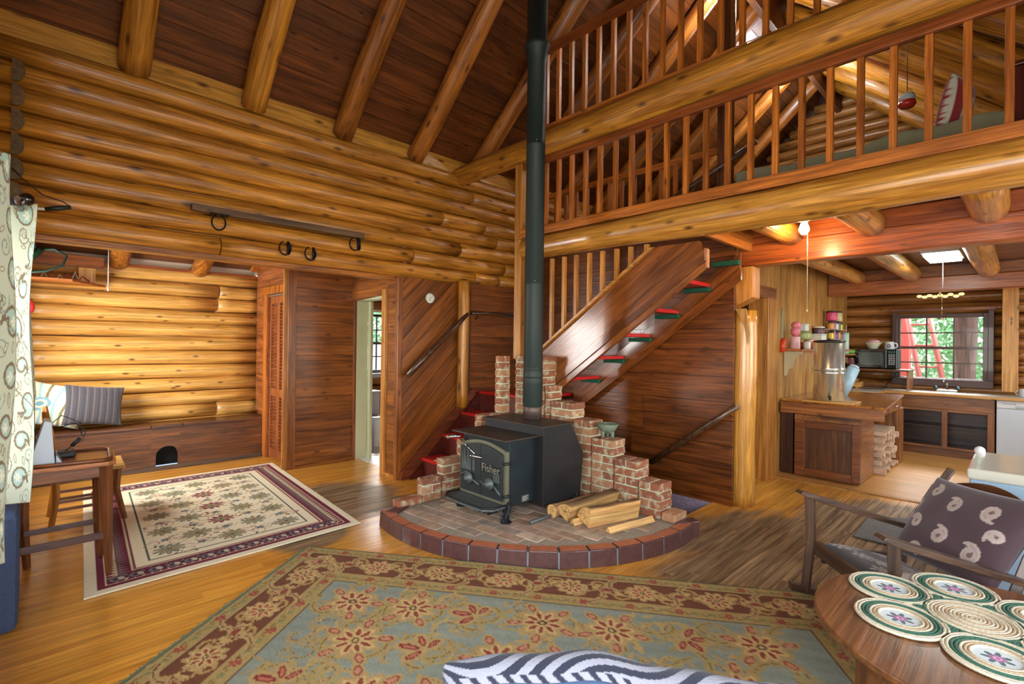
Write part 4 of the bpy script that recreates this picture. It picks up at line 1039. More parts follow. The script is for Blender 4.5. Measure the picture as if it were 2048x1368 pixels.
# pipe
PX, PY = 3.20, 3.03
t = thing('stove_pipe', 'tall dark stove pipe rising from the stove through the roof', 'pipe', (PX, PY, .85))
b = B(); b.lathe([(.080, .843), (.080, .99)], (PX, PY, 0), 32); obj('collar', b, plain('scratched_iron', (92, 76, 68), .5, .5, noise=.6, nscale=14), t)
b = B(); b.lathe([(.084, .95), (.087, .955), (.087, 1.16), (.089, 1.165), (.085, 1.17), (.085, 1.21), (.089, 1.215), (.085, 1.225), (.085, 1.28), (.088, 1.285), (.084, 1.29), (.083, 2.02), (.085, 2.025), (.083, 2.03), (.083, 3.25), (.086, 3.255), (.083, 3.26), (.083, 4.0), (.09, 4.01), (.09, 4.10), (.11, 4.11), (.11, 4.16), (.09, 4.17), (.09, 5.22)], (PX, PY, 0), 36); obj('pipe', b, plain('pipe_green_black', (34, 46, 42), .55, .2, noise=.12, nscale=20), t)
for z in (2.05, 3.28):
    for a in (-2.3, .3): b = B(); b.ell((PX+.085*math.cos(a), PY+.085*math.sin(a), z), .005, .005, .005, 8, 6); obj('screw', b, CHROME, t)

# ================================================================== FIREWOOD, BOWL
BARK = wood('firewood_bark', (158, 120, 78), (100, 70, 44), 'X', .9, 0, .1, 0, bump=.8)
SPLIT = wood('fresh_split_wood', (232, 186, 118), (204, 148, 84), 'X', .75, 0, .05, .1)
def firelog(p0, p1, r, ang0, ang1, label, ys=1.0, lift=0):
    """split log lying between p0 and p1; wedge section from ang0 to ang1 (bark side round)"""
    p0 = Vector(p0); p1 = Vector(p1); d = (p1-p0); L_ = d.length
    n = 10; sec = [(0, 0)]+[(r*math.cos(ang0+(ang1-ang0)*k/n), r*ys*math.sin(ang0+(ang1-ang0)*k/n)) for k in range(n+1)]
    if abs(ang1-ang0) > 6.2: sec = sec[1:-1]
    mz = min(q[1] for q in sec); sec = [(q[0], q[1]-mz) for q in sec]
    o = obj('split_log', B(), SPLIT); bpy.data.objects.remove(o)
    b = B(); m_ = len(sec); rings = 6; vs = []
    for i in range(rings+1):
        s_ = 1-.06*random.random() if 0 < i < rings else 1
        for q in sec: vs.append((L_*i/rings, q[0]*s_, q[1]*s_+.001))
    fs = [(i*m_+k, i*m_+(k+1) % m_, (i+1)*m_+(k+1) % m_, (i+1)*m_+k) for i in range(rings) for k in range(m_)]
    fs += [tuple(range(m_))[::-1], tuple(rings*m_+k for k in range(m_))]
    b.add(vs, fs)
    M = frame_mat(p0, d, Vector((0, 0, 1)).cross(d))
    me = bpy.data.meshes.new('split_log'); me.from_pydata(b.v, [], b.f); me.materials.append(SPLIT); me.materials.append(BARK)
    full = abs(ang1-ang0) > 6.2
    for pi_, p_ in enumerate(me.polygons):
        k = pi_ % m_ if pi_ < rings*m_ else -1
        p_.material_index = 1 if (k >= 0 and (full or 1 <= k <= n)) else 0
        p_.use_smooth = p_.material_index == 1
    bm_ = bmesh.new(); bm_.from_mesh(me); bmesh.ops.recalc_face_normals(bm_, faces=bm_.faces); bm_.to_mesh(me); bm_.free()
    o = bpy.data.objects.new('split_log', me); link(o); o.matrix_world = M
    tag(o, label, 'firewood', 'split firewood on the hearth'); return o
firelog((3.02, 2.27, HZ+.004), (3.50, 2.14, HZ+.004), .15, .35, 1.75, 'freshly split pale log lying in front on the hearth, flat face to the room', 1.0)
firelog((3.00, 2.46, HZ+.004), (3.56, 2.40, HZ+.03), .135, .5, 2.0, 'split log with brown bark behind the pale one on the hearth')
firelog((2.98, 2.60, HZ+.004), (3.50, 2.56, HZ+.004), .055, 0, 2*PI, 'small round log at the back of the firewood, next to the stove')
firelog((2.98, 2.37, HZ+.003), (3.45, 2.30, HZ+.003), .05, .2, 1.2, 'thin sliver of wood between the larger split logs')
firelog((3.05, 2.09, HZ+.003), (3.52, 2.00, HZ+.003), .05, .1, .9, 'flat bark slab lying in front of the pale split log')
ST_ = plain('grey_green_stone', (104, 116, 96), .85, noise=.4, nscale=30, bump=.6)
t = thing('stone_bowl', 'rough grey stone mortar bowl on a step of the right brick wall', 'bowl', (3.69, 2.60, .655))
b = B(); zb0 = HZ+8*CH-.006
b.lathe([(.035, .04), (.075, .075), (.098, .125), (.088, .125), (.066, .085), (.02, .065), (0.001, .062)], (3.69, 2.575, zb0), 20); obj('basin', b, ST_, t)
for a in (0.6, 2.7, 4.8): b = B(); b.cyl((3.69+.05*math.cos(a), 2.575+.05*math.sin(a), zb0), (3.69+.045*math.cos(a), 2.575+.045*math.sin(a), zb0+.06), .013, .022, 8); obj('foot', b, ST_, t)
# ================================================================== ON THE LOG WALL
t = thing('horseshoe_rack', 'long dark wooden batten on the log wall with two horseshoe hooks', 'rack', (.92, 4.70, 2.58))
b = B(); b.box(.92, 2.42, 4.66, 4.715, 2.545, 2.60); obj('batten', b, wood('old_batten', (110, 78, 48), (72, 48, 28), 'X', .6, .05, .1, .1), t, .005)
BI = plain('black_horseshoe', (24, 24, 24), .45, .6, noise=.3)
def shoe(b, c, r, yaw=0, w_=.012, up=True, n=18, tilt=0):
    M = Matrix.Translation(c) @ Matrix.Rotation(yaw, 4, 'Z') @ Matrix.Rotation(tilt, 4, 'X')
    pts = []; rr = []
    for k in range(n+1):
        a = math.radians(-250+320*k/n) if up else math.radians(-90-160+320*k/n)
        pts.append((r*.82*math.cos(a), 0, r*math.sin(a))); rr.append(w_*(1-.25*abs(k/n-.5)*2))
    b.tube(pts, rr, 8, True, True, M, .55)
for (x, nm) in ((1.11, 'left'), (2.31, 'right')):
    b = B(); shoe(b, (x, 4.66, 2.475), .062, 0, .013)
    if nm == 'right': shoe(b, (x+.03, 4.63, 2.475), .060, .9, .012)
    else: b.box(x-.06, x+.075, 4.62, 4.70, 2.532, 2.544)
    h = obj('horseshoe_hook', b, BI, t, 0); h['label'] = 'black horseshoe hook at the %s end of the batten' % nm
for (x, z, tl, lab) in ((1.655, 2.345, .0, 'black double horseshoe hook on the lowest wall log, left of the single one'), (1.885, 2.325, 0, 'black open horseshoe hook on the lowest wall log, right of the double one')):
    b = B(); shoe(b, (x, 4.69, z), .062, 0, .013); shoe(b, (x+.02, 4.665, z), .058, 1.1, .012)
    tag(obj('horseshoe', b, BI), lab, 'horseshoe')
t = thing('dial_thermometer', 'round white dial thermometer on the diagonal boarded wall', 'thermometer', (3.265, 4.72, 2.01))
M = Matrix.Translation((3.265, 4.732, 2.008)) @ Matrix.Rotation(PI/2, 4, 'X')
b = B(); b.lathe([(.0, 0), (.060, 0), (.062, .004), (.062, .012), (.057, .014), (.056, .008), (0, .008)], (0, 0, 0), 32, True, M, False); obj('case', b, plain('steel_rim', (160, 165, 150), .3, .8), t)
b = B(); b.lathe([(0, .009), (.055, .009)], (0, 0, 0), 32, False, M, False); fc = obj('dial', b, plain('dial_white', (226, 228, 214), .6, noise=.03), t)
b = B()
for k in range(25):
    a = math.radians(-135+270*k/24); r0_ = .045 if k % 4 else .041
    b.box(-.0008, .0008, r0_, .051, .0095, .0105, M @ Matrix.Rotation(-a, 4, 'Z'))
b.box(-.012, .012, -.020, -.017, .0095, .0105, M); b.box(-.009, .009, -.026, -.0235, .0095, .0105, M)
b.box(-.002, .002, -.012, .040, .011, .0125, M @ Matrix.Rotation(-1.0, 4, 'Z')); b.lathe([(0, .0125), (.004, .0125)], (0, 0, 0), 12, False, M, False); obj('needle_and_marks', b, BLACKM, fc)
t = thing('extension_cord', 'dark cord end with plug hanging from the log wall by the curtain', 'cord', (.19, 4.6, 2.38))
b = B(); b.tube([(.19, 4.60, 2.405), (.12, 4.60, 2.385), (.06, 4.61, 2.37)], [.014, .018, .012], 8); obj('plug', b, plain('green_black_plastic', (26, 40, 34), .4), t)
b = B(); b.tube([(.06, 4.61, 2.37), (-.05, 4.62, 2.36)], .010, 8); obj('white_tape', b, plain('white_tape', (210, 208, 190), .5), t)
b = B(); b.tube([(.19, 4.60, 2.41), (.15, 4.62, 2.44), (.05, 4.65, 2.47), (-.05, 4.66, 2.56), (-.1, 4.66, 2.62)], .004, 6); obj('cable', b, BLACKM, t)

# ================================================================== CURTAINS (left wall window)
def curtain_canvas(w_, h_, seed):
    random.seed(seed); cv = Cv(w_, h_, .005, (172, 178, 156)); ink = (108, 92, 70)
    y = .12
    while y < h_:
        for x in (.12+.06*math.sin(y*9), .40, .66, .92):
            if x > w_: continue
            an = random.uniform(0, 6); r = random.uniform(.055, .085)
            cv.paisley(x, y, r, an, (150, 172, 158), ink, (206, 204, 176))
            cv.spiral(x+r*1.2, y+r, .05, 1.5, an, .006, ink, 1); cv.spiral(x-r, y-r*1.3, .045, 1.4, an+2, .006, (120, 132, 120), -1)
            cv.line([(x+.1*math.cos(an+q), y+.12*q*.5-.05) for q in np.linspace(0, 2.4, 12)], .006, ink)
            for q in range(4):
                a2 = an+q*1.5; cv.ell(x+.10*math.cos(a2), y+.10*math.sin(a2), .024, .010, a2, (132, 116, 90)); cv.ell(x+.10*math.cos(a2), y+.10*math.sin(a2), .017, .005, a2, (176, 186, 164))
        y += .185
    return cv
def curtain(y0, y1, xo, amp, nf, seed, label):
    cv = curtain_canvas(1.05, 1.47, seed)
    def pos(gx, gy):
        s_ = gx/1.05; yy = y0+(y1-y0)*s_
        return xo+amp*np.sin(s_*nf*2*PI+.6*seed)+.012*np.sin(gy*5+s_*9), yy+.01*np.sin(gy*4), .69+gy
    return tag(cloth('curtain', cv, pos, cloth_mat('curtain_cloth', .85, .1, .1), .003), label, 'curtain')
curtain(3.40, 3.52, -.037, .046, 1.5, 3, 'cream paisley curtain panel nearer the log wall, hanging at the left window')
curtain(2.50, 2.62, -.088, .040, 1.5, 6, 'cream paisley curtain panel at the left picture edge, nearer the camera')
t = thing('curtain_rod', 'dark curtain rod with round finial over the left window', 'curtain rod', (-.05, 3, 2.13))
b = B(); b.cyl((-.05, 3.15, 2.125), (-.04, 3.50, 2.125), .012); obj('rod', b, DARK('Y'), t)
b = B(); b.ell((-.02, 3.22, 2.14), .03, .03, .03); obj('finial', b, plain('finial_black', (24, 16, 14), .2, 0, .5, noise=.05), t)
b = B(); b.box(-.22, -.035, 3.24, 3.26, 2.11, 2.14); obj('bracket', b, IRON, t)
# blue upholstered thing behind the first curtain
b = B(); b.box(-.16, -.03, 3.55, 4.16, 0.0, .62); tag(obj('storage_ottoman', b, plain('denim_blue', (58, 74, 104), .9, noise=.3, nscale=60, bump=.4), None, .04), 'dark blue fabric box standing below the curtains at the left edge', 'ottoman')

# ================================================================== ALCOVE
t = thing('bench_box', 'long dark wooden storage bench along the alcove log wall', 'bench', (1, 7.05, 0))
BW_ = BENCHW('X')
b = B(); b.box(-.18, 1.00, 6.915, 6.94, .035, .485); b.box(1.28, 2.19, 6.915, 6.94, .035, .485); b.box(1.0, 1.28, 6.915, 6.94, .27, .485)
b.prism([(1.0, .27), (1.0, .15), (1.045, .15), (1.052, .2), (1.08, .235), (1.12, .26), (1.16, .265), (1.2, .26), (1.23, .24), (1.25, .2), (1.26, .15), (1.28, .15), (1.28, .27)], 6.9155, 6.9395, 'Y')
b.box(1.0, 1.045, 6.9155, 6.9395, .035, .15); b.box(1.26, 1.28, 6.9155, 6.9395, .035, .15)
obj('front', b, BW_, t)
b = B(); b.box(1.0, 1.32, 6.99, 7.0, .04, .3); obj('hole_shade_sheet', b, plain('painted_hole_shade', (8, 8, 8), .9), t)  # near-black sheet painted in for the shade inside the bench
b = B(); b.box(2.165, 2.19, 6.94, 7.24, .035, .485); obj('end_panel', b, BW_, t)
for (x0, x1) in ((-.18, .995), (1.0, 1.30), (1.305, 2.21)):
    b = B(); b.box(x0, x1, 6.89, 7.24, .487, .515); obj('lid', b, wood('bench_lid', (122, 72, 42), (84, 44, 24), 'X', .35, .3, .2, .05), t, .003)
b = B(); b.box(-.18, 2.24, 6.87, 6.913, 0, .045); obj('kick_board', b, wood('grey_board', (110, 88, 70), (78, 58, 44), 'X', .6, 0, .1, 0), t, .003)
b = B(); b.prism([(1.04, .035), (1.26, .035)], 0, 1) if False else None
# pillows
cv = Cv(.46, .46, .006, (74, 68, 70))
for k in range(9):
    x = .02+.055*k; cv.rect(x, x+.018, 0, .46, (58, 60, 68)); cv.rect(x+.026, x+.032, 0, .46, (116, 104, 96))
cv.jitter(.25)
M = frame_mat((.505, 7.02, .775), (1, .10, -.12), (.10, .38, 1)); pillow('pillow', cv, (.51, .44), .075, M, 'dark grey pillow with vertical stripes on the alcove bench', 'pillow', (60, 60, 66), group=None)
cv = Cv(.46, .46, .006, (218, 214, 184))
for k in range(7):
    cv.line([(.03+.07*k+.03*math.sin(q*9+k), q) for q in np.linspace(0, .46, 24)], .022, (150, 186, 184) if k % 2 else (132, 122, 78))
cv.ell(.1, .22, .09, .07, .3, (120, 166, 176)); cv.ell(.1, .22, .06, .045, .3, (214, 212, 180)); cv.ell(.1, .22, .035, .025, .3, (110, 152, 160))
cv.rect(.26, .46, .37, .46, (146, 196, 192))
M = frame_mat((.20, 7.10, .79), (1, .05, .05), (-.05, .30, 1)) @ Matrix.Rotation(-.28, 4, 'Z'); pillow('pillow', cv, (.46, .46), .07, M, 'cream pillow with aqua and olive wavy pattern behind the striped one', 'pillow', (150, 190, 190))
# shelf with clutter at the top of the alcove wall
t = thing('corner_shelf', 'rough high board shelf in the alcove holding cords and papers', 'shelf', (.1, 7.0, 2.1))
b = B(); b.prism([(-.17, 6.72), (.30, 6.72), (.60, 7.20), (-.17, 7.20)], 2.075, 2.10, 'Z'); obj('board', b, RAIL('X'), t, .003)
b = B(); b.box(-.17, .58, 7.16, 7.2, 2.28, 2.40); obj('upper_rail', b, RAIL('X'), t, .003)
b = B(); b.box(.36, .50, 7.02, 7.06, 2.10, 2.26); obj('block', b, PALE('Z'), t, .003)
t = thing('cord_coil', 'dark green extension reel cord looped over the high alcove shelf', 'cord', (.12, 6.8, 2.15))
b = B(); b.tube([(-.12, 6.66, 2.11), (.0, 6.64, 2.13), (.10, 6.62, 2.15), (.22, 6.64, 2.22), (.25, 6.66, 2.32), (.16, 6.68, 2.38), (.05, 6.7, 2.36)], .012, 8); obj('cable', b, plain('dark_green_cable', (34, 60, 48), .5), t)
b = B(); b.tube([(-.12, 6.68, 2.15), (.06, 6.68, 2.36)], .032, 4); obj('green_block', b, plain('green_plastic', (24, 104, 78), .45), t)
for k in range(7):
    b = B(); x = .0+.06*k; b.tube([(x, 6.95, 2.105), (x+.03, 6.97, 2.16+.02*(k % 3)), (x+.09-.03*(k % 2), 6.99, 2.108)], .006, 6)
    tag(obj('wire', b, plain(('red_wire', 'white_wire')[k % 2], ((176, 60, 50), (214, 206, 196))[k % 2], .5)), '%s wire end on the high alcove shelf, %s' % (('red', 'white')[k % 2], ('leftmost', 'leftmost', 'second', 'second', 'third', 'rightmost', 'rightmost')[k]), 'wire', 'wire ends on the high shelf')
b = B(); b.box(-.12, .03, 7.0, 7.1, 2.402, 2.46); tag(obj('blue_tin', b, plain('bright_blue', (40, 130, 214), .4), None, .01), 'bright blue box on the upper rail beside the curtain', 'box')
b = B(); b.ell((-.02, 6.72, 1.80), .05, .04, .075); tag(obj('hanging_ornament', b, plain('ornament_red', (206, 36, 48), .3, 0, .4)), 'shiny red object hanging beside the curtain below the shelf', 'ornament')
t = thing('light_chain', 'thin white pull cord hanging from the alcove roof', 'cord', (.60, 6.95, 2.5))
b = B(); b.cyl((.60, 6.95, 2.06), (.60, 6.95, 2.62), .004); obj('string', b, WHITE, t)
b = B(); b.cyl((.60, 6.95, 2.02), (.60, 6.95, 2.06), .009); obj('pull', b, WHITE, t)
# ---- louvered closet door (bifold)
t = thing('louvered_door', 'folding louvered closet door of reddish wood beside the bench', 'door', (2.235, 6.45, 0))
LV = wood('louver_wood', (170, 92, 48), (126, 62, 28), 'Z', .42, .25, .08, 0); LVY = wood('louver_wood', (170, 92, 48), (126, 62, 28), 'Y', .42, .25, .08, 0)
for (ya, yb) in ((6.175, 6.465), (6.47, 6.765)):
    f = B(); st = .045
    f.box(2.215, 2.25, ya, ya+st, .02, 2.06); f.box(2.215, 2.25, yb-st, yb, .02, 2.06)
    for (za, zb2) in ((.02, .14), (.80, .90), (1.97, 2.06)): f.box(2.215, 2.25, ya+st, yb-st, za, zb2)
    pn = obj('panel', f, LV, t, .002); sl = B()
    for (za, zb2) in ((.15, .80), (.905, 1.965)):
        z = za
        while z < zb2-.01:
            sl.box(-.022, .022, ya+st, yb-st, -.003, .003, Matrix.Translation((2.2325, 0, z+.012)) @ Matrix.Rotation(.75, 4, 'Y')); z += .042
    obj('louvers', sl, LVY, pn)
b = B(); b.box(2.205, 2.25, 6.17, 6.78, 2.062, 2.085); obj('track', b, plain('track_metal', (150, 140, 120), .4, .6), t)
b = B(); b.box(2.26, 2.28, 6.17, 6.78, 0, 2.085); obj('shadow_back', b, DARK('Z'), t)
# ---- toilet
t = thing('toilet', 'white toilet seen through the bathroom doorway', 'toilet', (3.62, 6.60, 0))
b = B(); b.lathe([(.13, .005), (.12, .06), (.10, .16), (.12, .25), (.17, .33), (.19, .38), (.185, .40), (.15, .40), (.10, .30), (0, .27)], (3.62, 6.55, 0), 28, True, None, False); obj('bowl', b, WHITE, t)
b = B(); b.lathe([(.0, .402), (.20, .402), (.205, .415), (.20, .428), (0, .43)], (3.62, 6.55, 0), 28); obj('lid', b, WHITE, t)
b = B(); b.box(3.42, 3.82, 6.80, 6.98, .38, .74); obj('tank', b, WHITE, t, .02)
b = B(); b.box(3.41, 3.83, 6.79, 6.99, .742, .765); obj('tank_lid', b, WHITE, t, .008)
b = B(); b.box(3.55, 3.69, 6.6, 6.9, .004, .36); obj('foot', b, WHITE, t, .03)
b = B(); b.lathe([(.05, 0), (.06, .1), (.05, .11), (.012, .12), (.012, .38)], (3.90, 6.5, .004), 14); tag(obj('toilet_brush', b, WHITE), 'white toilet brush in holder beside the toilet', 'brush')

# ================================================================== RUGS
random.seed(11)
cv = Cv(1.76, 2.62, .0065, (234, 226, 192))
PL = (112, 20, 52); GR = (96, 112, 96); TN = (172, 136, 96)
cv.frame(.06, .10, PL); cv.frame(.10, .235, PL); cv.frame(.235, .25, (214, 202, 164)); cv.frame(.25, .262, (120, 40, 50)); cv.frame(.335, .348, (62, 84, 74))
gx, gy = np.meshgrid(cv.X, cv.Y)
d = np.minimum(np.minimum(gx, cv.w-gx), np.minimum(gy, cv.h-gy)); side_x = (np.minimum(gx, cv.w-gx) < np.minimum(gy, cv.h-gy))
run = np.where(side_x, gy, gx)
zig = np.abs((run/.045) % 1-.5)*2
mk = (d >= .105) & (d < .165) & ((d-.105)/.06 > zig); cv.a[mk] = srgb(206, 196, 160)[:3]
mk = (d >= .17) & (d < .232) & ((.232-d)/.062 > zig*1.0+.12); cv.a[mk] = srgb(112, 116, 110)[:3]
mk = (d >= .10) & (d < .107); cv.a[mk] = srgb(224, 214, 180)[:3]
for i in range(int(1.56/.10)):
    for yy in (.165, 2.455):
        x = .16+.1*i; cv.ell(x, yy, .052, .045, 0, (70, 22, 44)); cv.ell(x, yy, .040, .036, 0, (112, 112, 116), .45); cv.ell(x+.02, yy, .016, .026, .4, (196, 188, 160))
x0, x1, y0, y1 = .37, 1.39, .37, 2.25
nfl = 0
for j in range(9):
    for i in range(5):
        cx = x0+.10+i*.205; cy = y0+.10+j*.21
        if (i+j) % 2 == 0:
            c = GR
            if i == 2 and j in (2, 4, 6): c = (126, 40, 62)
            elif (i+j) % 4 == 0: c = (104, 124, 112)
            else: c = (122, 124, 92)
            cv.petals(cx, cy, .10, 10, c, (170, 160, 124) if c != (126, 40, 62) else (150, 76, 70), .36, .2); cv.petals(cx, cy, .055, 7, (150, 146, 110), None, .5, 0, (80, 60, 50))
        for q in range(3):
            an = random.uniform(0, 6.28); px, py = cx+random.uniform(-.10, .10), cy+random.uniform(-.10, .10)
            if (i+j) % 2: cv.spiral(px, py, .075, 1.1, an, .007, TN, random.choice((-1, 1)))
            cv.ell(px+.05*math.cos(an), py+.05*math.sin(an), .022, .010, an, random.choice((GR, TN, (150, 84, 60), (120, 128, 110))))
        if (i+j) % 2: cv.petals(cx, cy, .035, 5, (86, 106, 118), None, .6)
        cv.line([(cx+.1*q, cy+.03*math.sin(q*6+i)) for q in np.linspace(-1, 1, 14)], .006, TN)
cv.jitter(.10)
c00 = Vector((.235, 3.735, 0)); c10 = Vector((1.975, 3.80, 0)); c01 = Vector((.385, 6.39, 0)); c11 = Vector((2.145, 6.40, 0))
def bil(c00, c10, c01, c11, W_, H_, z, wob=.0):
    def pos(gx, gy):
        u = gx/W_; v = gy/H_
        x = (c00.x*(1-u)+c10.x*u)*(1-v)+(c01.x*(1-u)+c11.x*u)*v; y = (c00.y*(1-u)+c10.y*u)*(1-v)+(c01.y*(1-u)+c11.y*u)*v
        return x, y, z+wob*(np.sin(u*9+v*4)+1)
    return pos
tag(cloth('area_rug', cv, bil(c00, c10, c01, c11, 1.76, 2.62, .010, .0008), cloth_mat('rug_pile', .95, .5, 0, 240), .008), 'cream rug with plum border and green flowers before the alcove bench', 'rug')
# large rug
random.seed(21)
Lr, Wr = 3.56, 2.06
KH = (162, 140, 84); BRN = (108, 62, 38); GLD = (172, 146, 94); FLD = (132, 142, 128); RD = (134, 60, 46)
cv = Cv(Lr, Wr, .009, KH)
def ring(d0, d1, c): cv.frame(d0, d1, c)
ring(0, .012, (110, 120, 84)); ring(.095, .102, (88, 56, 38)); ring(.102, .325, BRN); ring(.325, .332, (88, 56, 38)); ring(.332, .425, KH); ring(.425, .432, (96, 70, 44))
gx, gy = np.meshgrid(cv.X, cv.Y); d = np.minimum(np.minimum(gx, cv.w-gx), np.minimum(gy, cv.h-gy)); cv.a[d >= .432] = srgb(*FLD)[:3]
tone = np.sin(gy*70+np.sin(gx*3)*2)*.05+np.sin(gx*4+gy*3)*.05; mk = d >= .432; cv.a[mk] *= (1+tone[mk])[:, None]
def rosette(x, y, r, an, fl, cc=RD):
    cv.ell(x, y, r*1.05, r*.95, an, GLD)
    cv.petals(x, y, r*1.35, 9, GLD, None, .5, an)
    cv.petals(x, y, r*1.1, 9, (196, 168, 110), cc, .40, an)
    cv.ell(x, y, r*.35, r*.3, an, (186, 160, 104)); cv.ell(x, y, r*.24, r*.2, an, (92, 62, 40), .5)
def leafy(x, y, r, an, c, c2=None):
    pts = [(x+r*q*math.cos(an+.9*q), y+r*q*math.sin(an+.9*q)) for q in np.linspace(0, 2, 14)]
    cv.line(pts, r*.30, c)
    for q in (4, 7, 10):
        for s_ in (1, -1): cv.ell(pts[q][0]+r*.25*math.cos(an+1.5*s_), pts[q][1]+r*.25*math.sin(an+1.5*s_), r*.34, r*.13, an+.9*s_, c)
    if c2: cv.line(pts, r*.06, c2)
def along(dist, step, n0, fn):
    s_ = n0
    per = [((dist, dist), (Lr-dist, dist)), ((Lr-dist, dist), (Lr-dist, Wr-dist)), ((Lr-dist, Wr-dist), (dist, Wr-dist)), ((dist, Wr-dist), (dist, dist))]
    k = 0
    for (a, c) in per:
        L_ = math.hypot(c[0]-a[0], c[1]-a[1]); an = math.atan2(c[1]-a[1], c[0]-a[0]); n = int(L_/step)
        for i in range(n+1):
            q = (i+.0)/n; fn(a[0]+(c[0]-a[0])*q, a[1]+(c[1]-a[1])*q, an, k); k += 1
def vine(x, y, an, k):
    s_ = 1 if k % 2 else -1; nx_, ny_ = -math.sin(an), math.cos(an)
    pts = [(x+q*.13*math.cos(an)+s_*.055*math.cos(q*PI/2)*nx_, y+q*.13*math.sin(an)+s_*.055*math.cos(q*PI/2)*ny_) for q in np.linspace(-1, 1, 12)]
    cv.line(pts, .017, GLD); cv.line(pts, .005, (128, 92, 50))
    cv.spiral(x+s_*.05*nx_, y+s_*.05*ny_, .055, 1.1, an, .018, (170, 138, 78), s_)
    for q in (2, 5, 8): cv.ell(pts[q][0]-s_*.03*nx_, pts[q][1]-s_*.03*ny_, .032, .013, an+.8*s_, (186, 156, 96))
along(.213, .13, 0, vine)
def bf(x, y, an, k):
    if k % 2 == 0: rosette(x, y, .072, an+k, 7, (160, 74, 58) if k % 4 else RD)
    else:
        leafy(x-.05*math.cos(an), y-.05*math.sin(an), .105, an+.5, GLD, BRN); leafy(x+.05*math.cos(an), y+.05*math.sin(an), .105, an+3.6, GLD, BRN); cv.ell(x, y, .03, .018, an, RD)
along(.213, .20, 0, bf)
for dd in (.053, .378):
    def gf(x, y, an, k):
        cv.line([(x-.06*math.cos(an), y-.06*math.sin(an)), (x+.06*math.cos(an)+.02*math.sin(an), y+.06*math.sin(an)+.02*math.cos(an))], .006, (124, 96, 52))
        if k % 3 == 0: cv.petals(x, y, .030, 6, (150, 74, 54), None, .6)
        else: cv.ell(x, y, .022, .012, an+.7, (128, 128, 80))
    along(dd, .085, 0, gf)
fx0, fy0 = .46, .46
spots_ = []
for j in range(4):
    for i in range(7):
        x = .66+i*.36+(.18 if j % 2 else 0); y = .64+j*.34
        if x > Lr-.6 or y > Wr-.55: continue
        spots_.append((x, y, i+j))
random.seed(77)
for q in range(120):
    x, y = random.uniform(.52, Lr-.52), random.uniform(.52, Wr-.50); an = random.uniform(0, 6.28); s_ = random.choice((-1, 1))
    c = random.choice(((166, 144, 92), (158, 140, 96), (176, 150, 92)))
    cv.spiral(x, y, random.uniform(.07, .12), random.uniform(.5, 1.0), an, random.uniform(.014, .03), c, s_)
    cv.spiral(x, y, .085, .7, an+.2, .005, (122, 92, 56), s_)
    for w_i in range(3): a_ = an+w_i*.9; cv.ell(x+.09*math.cos(a_), y+.09*math.sin(a_), .034, .012, a_+.8, c)
for (x, y, k) in spots_:
    for q in range(3): leafy(x+.13*math.cos(k*1.7+q*2.1), y+.13*math.sin(k*1.7+q*2.1), .10, k*2.3+q*2.1, (160, 142, 88), (118, 92, 52))
    cv.line([(x+.2*q, y+.06*math.sin(q*5+k)) for q in np.linspace(-1, 1, 20)], .012, (160, 136, 78))
    if k % 3 == 2:
        for (an, ln) in ((1.2, .11), (2.2, .09), (.2, .09), (3.2, .08)):
            cv.ell(x+ln*.7*math.cos(an+k), y+ln*.7*math.sin(an+k), ln*.78, ln*.45, an+k, GLD); 
        for (an, ln) in ((1.2, .11), (2.2, .09), (.2, .09), (3.2, .08)): cv.ell(x+ln*.75*math.cos(an+k), y+ln*.75*math.sin(an+k), ln*.5, ln*.2, an+k, (128, 44, 40)); cv.ell(x+ln*.75*math.cos(an+k), y+ln*.75*math.sin(an+k), ln*.34, ln*.09, an+k, (176, 110, 78))
    else:
        rosette(x, y, .105, k, 9)
        for q in range(5): a_ = k+q*1.25; cv.ell(x+.15*math.cos(a_), y+.15*math.sin(a_), .055, .034, a_, GLD); cv.ell(x+.15*math.cos(a_), y+.15*math.sin(a_), .036, .018, a_, (186, 130, 98)); cv.ell(x+.15*math.cos(a_), y+.15*math.sin(a_), .038, .020, a_, RD, .3)
cv.jitter(.22)
TLr = Vector((1.452, 3.573, 0)); e1 = Vector((.583, -.812, 0)).normalized(); e2 = Vector((-.790, -.613, 0)).normalized()
def pos(gx, gy): return TLr.x+e1.x*gx+e2.x*gy, TLr.y+e1.y*gx+e2.y*gy, .014+.0007*(np.sin(gx*6+gy*3)+1)
t = thing('area_rug', 'large blue grey and brown floral rug in front of the hearth', 'rug', tuple(TLr))
cloth('pile', cv, pos, cloth_mat('rug_pile', .95, .5, 0, 240), .012, t)
b = B()
for i in range(262):
    q = i*.0078; a = TLr+e2*q; l_ = random.uniform(.03, .06); dr = (-e1+e2*random.uniform(-.5, .5)).normalized()
    b.add([tuple(a+Vector((0, 0, .004))), tuple(a+e2*.006+Vector((0, 0, .004))), tuple(a+e2*.005+dr*l_+Vector((0, 0, .003))), tuple(a+e2*.002+dr*l_+Vector((0, 0, .003))),
           tuple(a+Vector((0, 0, .009))), tuple(a+e2*.006+Vector((0, 0, .009))), tuple(a+e2*.005+dr*l_+Vector((0, 0, .006))), tuple(a+e2*.002+dr*l_+Vector((0, 0, .006)))],
          [(0, 1, 2, 3), (7, 6, 5, 4), (0, 4, 5, 1), (1, 5, 6, 2), (2, 6, 7, 3), (3, 7, 4, 0)])
f_ = obj('fringe', b, plain('sage_fringe', (140, 146, 112), .95), t); f_['label'] = 'sage green fringe along the left end'; f_['kind'] = 'stuff'
